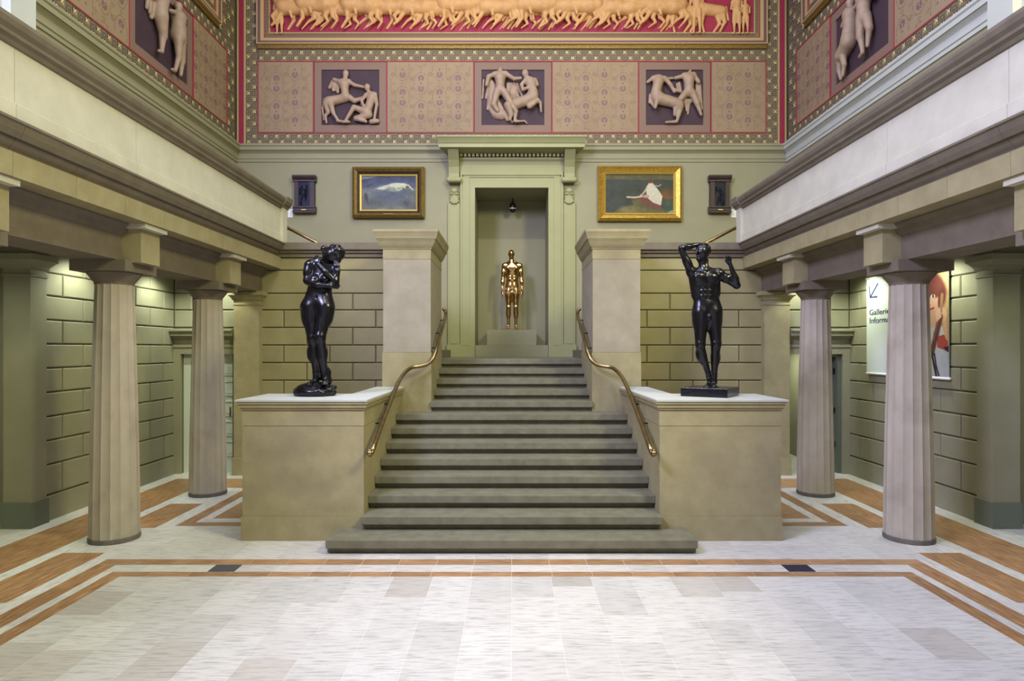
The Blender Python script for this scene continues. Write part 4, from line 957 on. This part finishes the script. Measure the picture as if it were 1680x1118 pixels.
# --- standing youth (right pedestal)
f = Fig(D0)
f.e((1151,415,-1),(9.6,12.5,11.5),-14).e((1154,411,2),(11,10.5,12)).e((1141.5,414.5,-4),(1.8,3.6,2.6),-14,k=1.5).e((1142.5,409.5,-5),(3,1.5,5),k=1.5).c((1141.5,412,-8),(1139.3,417,-8.4),1.5,2.0,).e((1146,425.5,-4),(5,4.2,5),k=4).e((1142.4,421.5,-7),(2,1.5,2),k=1).e((1160,418,-5),(1.8,3.6,1.6),k=1)
f.n((1144.5,412.5,-11),(2,1.4,1.6),1).n((1140,412.5,-3),(1.2,1.4,2),1)
f.c((1153,425,2),(1156,443,3),7.2,8.4).c((1147,429,0),(1154,443,-5),2.6,2.6).c((1160,427,0),(1157,443,-5),2.6,2.6)
f.c((1139,447,3),(1175,448,3),7.4,7.4).e((1157,455,3),(22,17,12)).e((1146.5,455,-7),(11,8,5.5),-6,k=3).e((1168,456,-7),(10.5,8,5.5),6,k=3).e((1157,474,2),(19.8,18,11),k=12).e((1160,493,2),(20.5,15,11),k=12).e((1161,507,3),(21.5,14,12.5),k=10)
for i in range(3): f.e((1152,470+i*8.5,-7.6),(4.6,3.8,2.8),k=2.4); f.e((1161.5,470+i*8.5,-7.6),(4.6,3.8,2.8),k=2.4)
f.e((1160,500,-6),(9,9,5)).e((1151,509,12),(11,12,8)).e((1171,509,12),(11,12,8)).n((1158,491,-10.5),(1.1,1.4,2),1)
f.c((1137,450,4),(1143,484,3),7,8,).c((1177,452,4),(1176,482,3),6,7)
f.e((1134,446,1),(8,9,9)).c((1134,446,0),(1118,413,-4),7.4,5.2).e((1127,431,-3),(6.6,10,6.4),-25).e((1117,409,-4),(5,5,5)).c((1117,408,-5),(1145,402,-4),5.4,3.3).e((1127,405.5,-5),(8.6,4.8,5),8)
hand(f, (1149.5,401.5,-3), (1,.0,.15), (.1,0,1), (0,1,0), .55)
f.e((1180,449,1),(8.5,9,9)).c((1181,450,0),(1206,468,-3),7.4,5.6).e((1192,457,-3),(9.6,6.4,6.4),-35).e((1208,470,-3),(5.2,4.8,5.2)).c((1208,469,-4),(1195,436,-10),5.6,3.2).e((1204,457,-6),(5.6,9.6,5.4),-20)
hand(f, (1192.6,430.5,-11), (-.15,-1,0), (.75,-.1,-.66), (-.66,.0,-.75), 1.55, .95)
f.e((1150,521,2),(13.4,24,13.4),3,k=10).c((1150,514,1),(1148,562,-3),13,8.4).e((1148,566,-5),(7.2,7.4,7.2),k=4).e((1151,584,4),(8,15,8.2),-16,k=7).c((1148,568,-2),(1164,616,5),7.4,4.3).c((1164,616,5),(1166,626,5),4.5,4.8).c((1168,630,9),(1157,633.5,-7),4.6,3.2).e((1163,622,1),(1.6,1.8,1.6),k=1)
f.e((1172,521,2),(13.4,24,13.4),-1,k=10).c((1171,514,1),(1173,562,-5),13,8.8).e((1173,566,-7),(7.4,7.6,7.4),k=4).e((1175,586,4),(8.3,16,8.4),k=7).c((1173,568,-4),(1173,616,4),8,4.5).c((1173,616,4),(1173,627,4),4.7,5).c((1174,631,9),(1168,634,-11),5,3.6)
for i in range(5): f.c((1153+i*1.9,634,-7),(1151.5+i*2.0,635.3,-11.5),1.7,1.4); f.c((1164.5+i*2.1,634.5,-11),(1164+i*2.2,635.8,-15.5),1.8,1.5)
f.e((1160,521,-12),(2.6,4,2.6),k=1.5).e((1160.5,524,-10),(3.2,3,2.6),k=1.5)
ab = empty('bronze_statue', (f.T(1162,640).x, D0, ZT), 'black bronze statue of a nude youth with one hand on his head', 'statue')
figure(f.mb, 'figure', 'bronze', ab, .0055, 3)
hm = SB()
for i in range(40):
    a = random.uniform(0, 6.28); t = random.uniform(-.35, .98); r = math.sqrt(1-t*t)
    if math.cos(a)*r < -.55 or (math.sin(a)*r < -.5 and t < .3): continue
    hm.ell(f.T(1154.5+10.8*r*math.cos(a), 411-10.5*t, 2+11.5*r*math.sin(a)), (.018,.018,.018), 8, 6)
hm.ell(f.T(1155,411.5,3), (10.6*f.k, 11*f.k, 10.2*f.k))
figure(hm, 'hair', 'bronze', ab, .009, 2)
bc = f.T(1165.5, 640); ang = math.radians(-33)
def RB(x, y, z): return (bc.x+x*math.cos(ang)-y*math.sin(ang), D0+.02+x*math.sin(ang)+y*math.cos(ang), z)
MB().box(-.28, .28, -.27, .27, ZT, ZT+.106, RB).build('statue_base', 'bronze', ab, bevel=.006)
# --- gilt figure
DG = DU+.55
f = Fig(DG)
# photo coordinates are re-projected at the plinth depth
f.e((839,416,-.2),(4.8,6,5.6)).e((839,421,-1),(3.5,3.8,4)).e((839,417.6,-5.8),(.9,1.7,1.2),k=.6).e((839,415,-5),(3.2,.8,1),k=.8).n((837.2,416.6,-6),(1,.8,1),.6).n((840.8,416.6,-6),(1,.8,1),.6).e((834.3,418,0),(.8,1.7,1.2),k=.5).e((843.7,418,0),(.8,1.7,1.2),k=.5)
f.c((839,422,.8),(839.6,432,.8),3.7,4.2).c((831,435.5,.5),(849.5,435.5,.5),4,4).c((836,430,1),(831,434,1),2.6,3).c((844,430,1),(849,434,1),2.6,3)
f.e((840.3,441,.5),(12.4,9.5,7)).e((835,440,-3.2),(6,4.6,3.4),k=1.6).e((845.6,440,-3.2),(6,4.6,3.4),k=1.6).e((840.3,452,.5),(10.6,11,6.4),k=6).e((840.3,463,.5),(9.8,9,6.2),k=6).e((840.3,472,.8),(11.4,7.5,7),k=6)
for i in range(3): f.e((838,450+i*4.6,-4.6),(2.5,2,1.4),k=1.2); f.e((842.6,450+i*4.6,-4.6),(2.5,2,1.4),k=1.2)
for sx in (-1, 1):
    cx_ = 840.3
    f.e((cx_+sx*12.4,436,0.3),(4.3,4.8,4.6)).c((cx_+sx*13,437,.3),(cx_+sx*15.2,457,.8),4,3).e((cx_+sx*14,447,.4),(3.8,6,3.8)).c((cx_+sx*15.2,458,.6),(cx_+sx*16.4,476,-2),3,1.9).e((cx_+sx*15.6,463,-.2),(3.2,6,3.2)).e((cx_+sx*16.6,481,-2.2),(1.7,3.6,2.8))
    for i in range(4): f.c((cx_+sx*16.7,484,-4.6+i*1.6),(cx_+sx*16.1,488.4-abs(i-1.4)*.5,-4.4+i*1.6),.75,.62)
    f.c((cx_+sx*15.8,480,-4.6),(cx_+sx*15,484.5,-5.6),.9,.75)
    f.e((cx_+sx*5.6,485,.2),(6,14,6.6),k=4).c((cx_+sx*5.6,478,.2),(cx_+sx*6,503,-.8),6,4).e((cx_+sx*6,505,-1.4),(3.6,4,3.6)).c((cx_+sx*6,506,-.4),(cx_+sx*6,531,1.2),3.9,2.3).e((cx_+sx*6.3,514,1.6),(4,8,4.2),k=3).c((cx_+sx*6,531,1.2),(cx_+sx*6,536,1),2.3,2.6).c((cx_+sx*6,537,2.4),(cx_+sx*7,538.5,-6),2.6,1.9)
f.e((840.3,481,-5),(1.6,2.6,1.8),k=1)
gs = empty('gilt_statue', (f.T(840,540).x, DG, 2.60), 'polished gilt bronze standing man with arms at his sides in the niche', 'statue')
figure(f.mb, 'figure', 'gold', gs, .007, 3)
zf = f.T(840,540).z
MB().box(f.T(822,0).x, f.T(860,0).x, DG-.22, DG+.22, 2.601, max(zf, 2.63)).build('base_plate', 'brass', gs)
print('gilt foot z', zf)

# ================================================================== PAINTINGS, PLAQUES
class Canvas:
    def __init__(s, w, h, col):
        s.w, s.h = w, h; s.a = np.zeros((h, w, 3)); s.a[:] = lin(col)
        s.X, s.Y = np.meshgrid((np.arange(w)+.5)/w, (np.arange(h)+.5)/h)     # y down
    def blend(s, m, col): m = np.clip(m, 0, 1)[..., None]; s.a = s.a*(1-m)+np.array(lin(col))*m
    def grad(s, c0, c1):
        t = s.Y[..., None]; s.a = np.array(lin(c0))*(1-t)+np.array(lin(c1))*t
    def ell(s, cx, cy, rx, ry, col, soft=.15, rot=0, op=1):
        a = math.radians(rot); asp = s.w/s.h; dx = (s.X-cx)*asp; dy = s.Y-cy
        u = (dx*math.cos(a)+dy*math.sin(a))/(rx*asp); v = (-dx*math.sin(a)+dy*math.cos(a))/ry
        r = np.sqrt(u*u+v*v); s.blend(np.clip((1-r)/soft+.5, 0, 1)*op, col)
    def poly(s, pts, col, op=1):
        ins = np.zeros_like(s.X, bool); n = len(pts)
        for i in range(n):
            x0, y0 = pts[i]; x1, y1 = pts[(i+1) % n]
            if y0 == y1: continue
            cnd = ((y0 > s.Y) != (y1 > s.Y)) & (s.X < (x1-x0)*(s.Y-y0)/(y1-y0)+x0); ins ^= cnd
        s.blend(ins*op, col)
    def line(s, pts, w, col, op=1):
        asp = s.w/s.h
        for (x0, y0), (x1, y1) in zip(pts[:-1], pts[1:]):
            dx, dy = (x1-x0)*asp, y1-y0; L2 = dx*dx+dy*dy+1e-9
            t = np.clip(((s.X-x0)*asp*dx+(s.Y-y0)*dy)/L2, 0, 1)
            d = np.sqrt(((s.X-x0)*asp-t*dx)**2+(s.Y-y0-t*dy)**2); s.blend(np.clip((w-d)/(w*.5)+.5, 0, 1)*op, col)
    def noise(s, amp, seed=1, sx=3, sy=3):
        rng = np.random.RandomState(seed); t = np.zeros((s.h, s.w))
        for f_ in (1, 2, 4, 8):
            g = rng.randn(sy*f_+2, sx*f_+2); yy = s.Y*(sy*f_); xx = s.X*(sx*f_); i = yy.astype(int); j = xx.astype(int); fy = yy-i; fx = xx-j
            t += ((g[i,j]*(1-fx)+g[i,j+1]*fx)*(1-fy)+(g[i+1,j]*(1-fx)+g[i+1,j+1]*fx)*fy)/f_**.6
        s.a = np.clip(s.a*(1+amp*t[..., None]), 0, 1)
    def build(s, name, T, m, parent):
        w, h = s.w, s.h; vs = [T(i/w, 1-j/h) for j in range(h+1) for i in range(w+1)]
        fs = [(j*(w+1)+i, (j+1)*(w+1)+i, (j+1)*(w+1)+i+1, j*(w+1)+i+1) for j in range(h) for i in range(w)]
        me = bpy.data.meshes.new(name); me.from_pydata([tuple(v) for v in vs], [], fs); me.materials.append(M[m])
        at = me.color_attributes.new('Col', 'FLOAT_COLOR', 'CORNER'); col = np.ones((h*w, 4, 4)); col[:, :, :3] = s.a.reshape(-1, 1, 3)*.62
        at.data.foreach_set('color', col.ravel()); o = bpy.data.objects.new(name, me); C.objects.link(o)
        o.parent = parent; o.matrix_parent_inverse = Matrix.Translation(-Vector(parent.location)); return o
def framed(name, px0, px1, py0, py1, label, mats, cv, widths, nameplate=True):
    x0, x1 = XB(px0), XB(px1); z1, z0 = ZC(py0), ZC(py1)
    e = empty(name, ((x0+x1)/2, DU, z0), label, 'painting')
    off = 0; deps = ((.02,.12),(.02,.09),(.02,.07),(.02,.075))
    for (w_, m, d0, d1) in widths:
        # mitred frame ring with slanted section
        a = (x0+off, x1-off, z0+off, z1-off); b = (a[0]+w_, a[1]-w_, a[2]+w_, a[3]-w_)
        o4 = [(a[0],a[2]),(a[1],a[2]),(a[1],a[3]),(a[0],a[3])]; i4 = [(b[0],b[2]),(b[1],b[2]),(b[1],b[3]),(b[0],b[3])]
        vs = [(x,DU-.01,z) for x,z in o4]+[(x,DU-d0,z) for x,z in o4]+[(x,DU-d1,z) for x,z in i4]+[(x,DU-.01,z) for x,z in i4]
        fs = [(r*4+i, r*4+(i+1)%4, ((r+1)%4)*4+(i+1)%4, ((r+1)%4)*4+i) for r in range(4) for i in range(4)]
        MB().add(vs, fs).build('frame_'+m, mats[m], e); off += w_
    cv.build('canvas', lambda u, v: (x0+off+u*(x1-x0-2*off), DU-.03, z0+off+v*(z1-z0-2*off)), 'paint', e)
    if nameplate: MB().box((x0+x1)/2-.1, (x0+x1)/2+.1, DU-.115, DU-.09, z0+.05, z0+.085).build('nameplate', 'goldlight', e)
    return e
cv = Canvas(150, 96, (70,84,120)); cv.grad((52,62,104),(112,118,104)); cv.noise(.18, 3, 3, 5)
cv.poly([(0,0),(.3,0),(.1,.08),(0,.1)], (150,160,150), .7); cv.poly([(0,.38),(.3,.34),(1,.40),(1,1),(0,1)], (106,112,104), .8); cv.noise(.22, 9, 5, 5)
cv.ell(.52,.58,.30,.20,(78,92,110),.8,0,.7); cv.ell(.45,.84,.3,.10,(96,100,82),.8,0,.6)
cv.ell(.50,.31,.22,.06,(170,178,150),.6,-8); cv.ell(.60,.40,.12,.06,(150,160,140),.8,0); cv.ell(.42,.34,.08,.05,(206,210,180),.6,-20); cv.ell(.66,.27,.16,.075,(222,226,186),.4,0); cv.ell(.80,.29,.09,.07,(214,218,170),.4,20); cv.line([(.3,.37),(.5,.27),(.7,.24),(.86,.27),(.94,.40)], .018, (226,228,190)); cv.ell(.84,.33,.035,.05,(110,90,60),.4); cv.line([(.62,.36),(.68,.42),(.74,.36)], .015, (210,214,176))
cv.ell(.08,.62,.035,.13,(76,44,44),.5,-10); cv.line([(.06,.7),(.13,.86)], .014, (90,60,50)); cv.line([(.1,.3),(.2,.22)], .02, (40,44,60)); cv.noise(.10, 5, 12, 8)
framed('painting', 580, 697, 276, 359, 'dull gold-framed painting of a pale reclining shape on dark blue hills',
       {'outer': 'golddark', 'inner': 'wood_dark', 'slip': 'goldlight'}, cv, [(.05,'outer',.10,.14),(.05,'outer',.14,.10),(.05,'inner',.10,.06),(.035,'slip',.07,.05)])
cv = Canvas(150, 88, (44,54,56)); cv.grad((96,90,60),(40,50,52)); cv.poly([(0,.12),(1,.14),(1,1),(0,1)], (44,58,62)); cv.noise(.15, 4, 4, 8)
cv.poly([(.1,1),(.25,.85),(.42,.78),(.36,.6),(.5,.62),(.9,.9),(1,1)], (104,96,58)); cv.ell(.4,.9,.2,.09,(122,112,66),.6); cv.ell(.92,.5,.12,.14,(112,70,40),.5); cv.ell(.95,.82,.12,.14,(46,78,66),.5); cv.poly([(.95,.95),(1,.9),(1,1),(.9,1)], (180,196,180), .6)
cv.noise(.2, 7, 6, 6)
cv.ell(.62,.68,.14,.10,(128,56,62),.3,14); cv.poly([(.5,.62),(.62,.56),(.86,.70),(.80,.90),(.56,.76)], (120,54,60))
cv.poly([(.60,.32),(.66,.20),(.72,.26),(.80,.44),(.84,.56),(.82,.80),(.70,.72),(.62,.60),(.60,.44)], (226,222,196)); cv.ell(.67,.30,.045,.10,(232,216,186),.3,0)
cv.ell(.665,.165,.035,.06,(96,50,38),.3); cv.line([(.62,.32),(.56,.48),(.52,.54)], .018, (220,196,164)); cv.line([(.32,.58),(.44,.59),(.54,.56)], .02, (224,206,180)); cv.ell(.60,.56,.05,.04,(210,170,160),.4)
cv.line([(.72,.28),(.78,.30),(.82,.26)], .01, (216,190,160)); cv.noise(.08, 5, 12, 8)
framed('painting', 980, 1117, 274, 364, 'bright gold-framed painting of a figure in white on a dark shore',
       {'outer': 'goldleaf', 'inner': 'goldleaf', 'slip': 'goldlight'}, cv, [(.05,'outer',.09,.15),(.09,'inner',.13,.08),(.035,'slip',.10,.06)])
for s, px0, px1, lb in ((-1, 483, 520, 'dark carved wooden relief plaque near the left balcony end'), (1, 1161, 1197, 'dark carved wooden relief plaque near the right balcony end')):
    x0, x1 = XB(px0), XB(px1); z1, z0 = ZC(290), ZC(351)
    e = empty('relief_plaque', ((x0+x1)/2, DU, z0), lb, 'plaque')
    MB().box(x0+.03, x1-.03, DU-.06, DU-.002, z0+.05, z1-.05).build('back_board', 'wood_dark', e)
    MB().box(x0+.03, x0+.12, DU-.10, DU-.06, z0+.14, z1-.14).build('side_column', 'wood_dark', e); MB().box(x1-.12, x1-.03, DU-.10, DU-.06, z0+.14, z1-.14).build('side_column', 'wood_dark', e)
    MB().prism([(.02,0),(.10,0),(.10,.04),(.13,.06),(.15,.10),(.15,.13),(.02,.13)], x0-.005, x1+.005, lambda p,z,a: (a, DU-p, z1-.13+z)).build('top_cornice', 'wood_dark', e)
    MB().prism([(.02,0),(.13,0),(.13,.03),(.10,.05),(.10,.10),(.12,.11),(.12,.14),(.02,.14)], x0, x1, lambda p,z,a: (a, DU-p, z0+z)).build('bottom_ledge', 'wood_dark', e)
    rf = MB().box(x0+.12, x1-.12, DU-.065, DU-.05, z0+.14, z1-.13)
    random.seed(40+s)
    zm = (z0+z1)/2; xm = (x0+x1)/2
    for i in range(7):
        xx = random.uniform(x0+.15, x1-.15); zz = random.uniform(z0+.2, z1-.2)
        rf.cap((xx, DU-.07, zz), (xx+random.uniform(-.04,.04), DU-.07, zz-.11), .022, .014); rf.ell((xx, DU-.075, zz+.045), (.02,.02,.025), 8, 6)
        rf.cap((xx, DU-.075, zz), (xx+random.uniform(-.07,.07), DU-.075, zz-.04), .01)
    rf.build('relief_scene', 'relief_dark', e)
    MB().box(xm-.05, xm+.05, DU-.135, DU-.125, z0+.05, z0+.07).build('nameplate', 'goldlight', e)
    xl = XB(476.5) if s < 0 else XB(1203.5)
    for zz0, zz1, dl in ((ZC(342), ZC(330), 'upper'), (ZC(357), ZC(343), 'lower')):
        tag(MB().box(xl-.055, xl+.055, DU-.008, DU-.001, zz0, zz1).build('wall_card', 'label' if dl == 'lower' else 'pierw'), '%s of two small pale caption cards beside the %s dark plaque' % (dl, 'left' if s < 0 else 'right'), 'card')

# ================================================================== BANNER (right aisle)
XW = XS-.05
def dz(px): return XW*F/(px-CX)
e = empty('wall_banner', (XW, 10.1, 1.80), 'white hanging direction banner with an arrow behind the nearer right column', 'banner')
yA, yB = dz(1423), 9.62
MB().box(XW-.012, XW-.006, yB, yA, 1.80, 3.35).build('banner_cloth', 'bannerw', e)
MB().tube([(XW-.015, yB, 1.79), (XW-.015, yA, 1.79)], .018).build('bottom_pole', 'label', e, smooth=True)
MB().tube([(XW-.015, yB, 3.35), (XW-.015, yA, 3.35)], .014).build('top_pole', 'label', e, smooth=True)
rot = (math.pi/2, 0, -math.pi/2)
def wp(cx_, cy_):      # zoomed banner pixels to wall point
    px = 1400+cx_/4.657; py = 420+cy_/4.657; D = dz(px); return D, H-(py-CY)*D/F
D1, zz = wp(128, 455); tx_ = text('Galleries', .16, (XW-.014, D1, zz), rot, 'inkblue', e, 'lettering'); tx_.scale = (1.12, .82, 1)
D1, zz = wp(128, 517); tx_ = text('Information', .16, (XW-.014, D1, zz), rot, 'inkblue', e, 'lettering'); tx_.scale = (1.12, .82, 1)
def seg(mb, a, b, wd):
    A = Vector(a); B = Vector(b); d = (B-A).normalized(); nn = Vector((-d.y, d.x))*wd
    mb.prism([tuple(A+nn), tuple(B+nn), tuple(B-nn), tuple(A-nn)], XW-.016, XW-.010, lambda p,q,a_: (a_, p, q))
ar = MB(); pt = [wp(195,210), wp(135,318), wp(128,232), wp(190,312)]
seg(ar, pt[0], pt[1], .017); seg(ar, pt[2], pt[1], .015); seg(ar, pt[3], pt[1], .015); ar.build('arrow', 'inkblue', e)
e = empty('wall_banner', (XW, 9.1, 1.80), 'hanging banner printed with a painted child, right of the nearer right column', 'banner')
yL, yR = 9.60, dz(1558)
zt, zb = 3.36, 1.80
def uv(cx_, cy_):
    D, z = wp(cx_, cy_); return ((yL-D)/(yL-yR), (zt-z)/(zt-zb))
cv = Canvas(110, 170, (196,160,110)); cv.grad((206,176,128),(186,140,92)); cv.noise(.14, 3, 4, 4)
u_ = uv
cv.ell(*u_(600,300), .30,.20,(112,58,52),.2); cv.ell(*u_(560,430), .22,.2,(110,56,50),.3); cv.poly([u_(500,300),u_(550,520),u_(600,520),u_(600,300)], (104,54,50))
cv.poly([u_(470,600),u_(560,520),u_(650,500),u_(700,560),u_(735,650),u_(740,935),u_(440,935)], (196,198,200)); cv.noise(.06, 5, 8, 8)
cv.ell(*u_(600,385), .20,.155,(226,176,152),.15); cv.ell(*u_(610,480), .14,.08,(218,168,144),.3); cv.ell(*u_(575,430), .10,.05,(228,160,146),.7,0,.6)
cv.ell(*u_(612,262), .26,.065,(120,62,56),.3,12); cv.ell(*u_(560,285), .2,.05,(118,60,54),.3,-10); cv.ell(*u_(680,320), .06,.10,(104,52,48),.3,14)
for q_ in ((560,345),(614,308)): cv.ell(*u_(*q_), .042,.017,(240,230,220),.3); cv.ell(*u_(q_[0]+2,q_[1]), .02,.016,(48,44,60),.3); cv.line([u_(q_[0]-18,q_[1]-14),u_(q_[0]+16,q_[1]-22)], .006, (110,60,50))
cv.line([u_(590,330),u_(584,372),u_(594,378)], .006, (190,120,100)); cv.line([u_(578,412),u_(600,408),u_(622,398)], .009, (176,62,60))
cv.poly([u_(648,620),u_(700,600),u_(730,640),u_(738,740),u_(690,715),u_(646,700)], (184,80,66)); cv.poly([u_(690,700),u_(738,690),u_(740,745)], (70,34,40))
cv.poly([u_(690,480),u_(715,470),u_(732,650),u_(715,640),u_(690,560)], (222,172,140)); cv.ell(*u_(680,450), .10,.065,(230,182,150),.3)
cv.line([u_(684,300),u_(676,420)], .018, (170,126,92)); cv.line([u_(672,470),u_(640,600),u_(606,745)], .032, (112,58,50)); cv.line([u_(660,480),u_(620,640)], .008, (150,88,70))
for i in range(4): cv.line([u_(664+i*3,408+i*18),u_(640+i*2,440+i*17)], .012, (232,186,156)); 
cv.line([u_(606,745),u_(626,850),u_(640,915)], .013, (52,36,44)); cv.line([u_(626,750),u_(640,850),u_(660,915)], .010, (52,36,44)); cv.line([u_(572,540),u_(566,660)], .008, (56,44,54))
cv.build('printed_cloth', lambda u, v: (XW-.012, yL+(yR-yL)*u, zb+(zt-zb)*v), 'print', e)
MB().box(XW-.010, XW-.004, yR, yL, zb, zt).build('cloth_back', 'bannerw', e)
MB().tube([(XW-.015, yL, 1.79), (XW-.015, yR-.03, 1.79)], .018).build('bottom_pole', 'label', e, smooth=True)
MB().tube([(XW-.015, yL, 3.365), (XW-.015, yR, 3.365)], .014).build('top_pole', 'label', e, smooth=True)

bpy.context.view_layer.update()
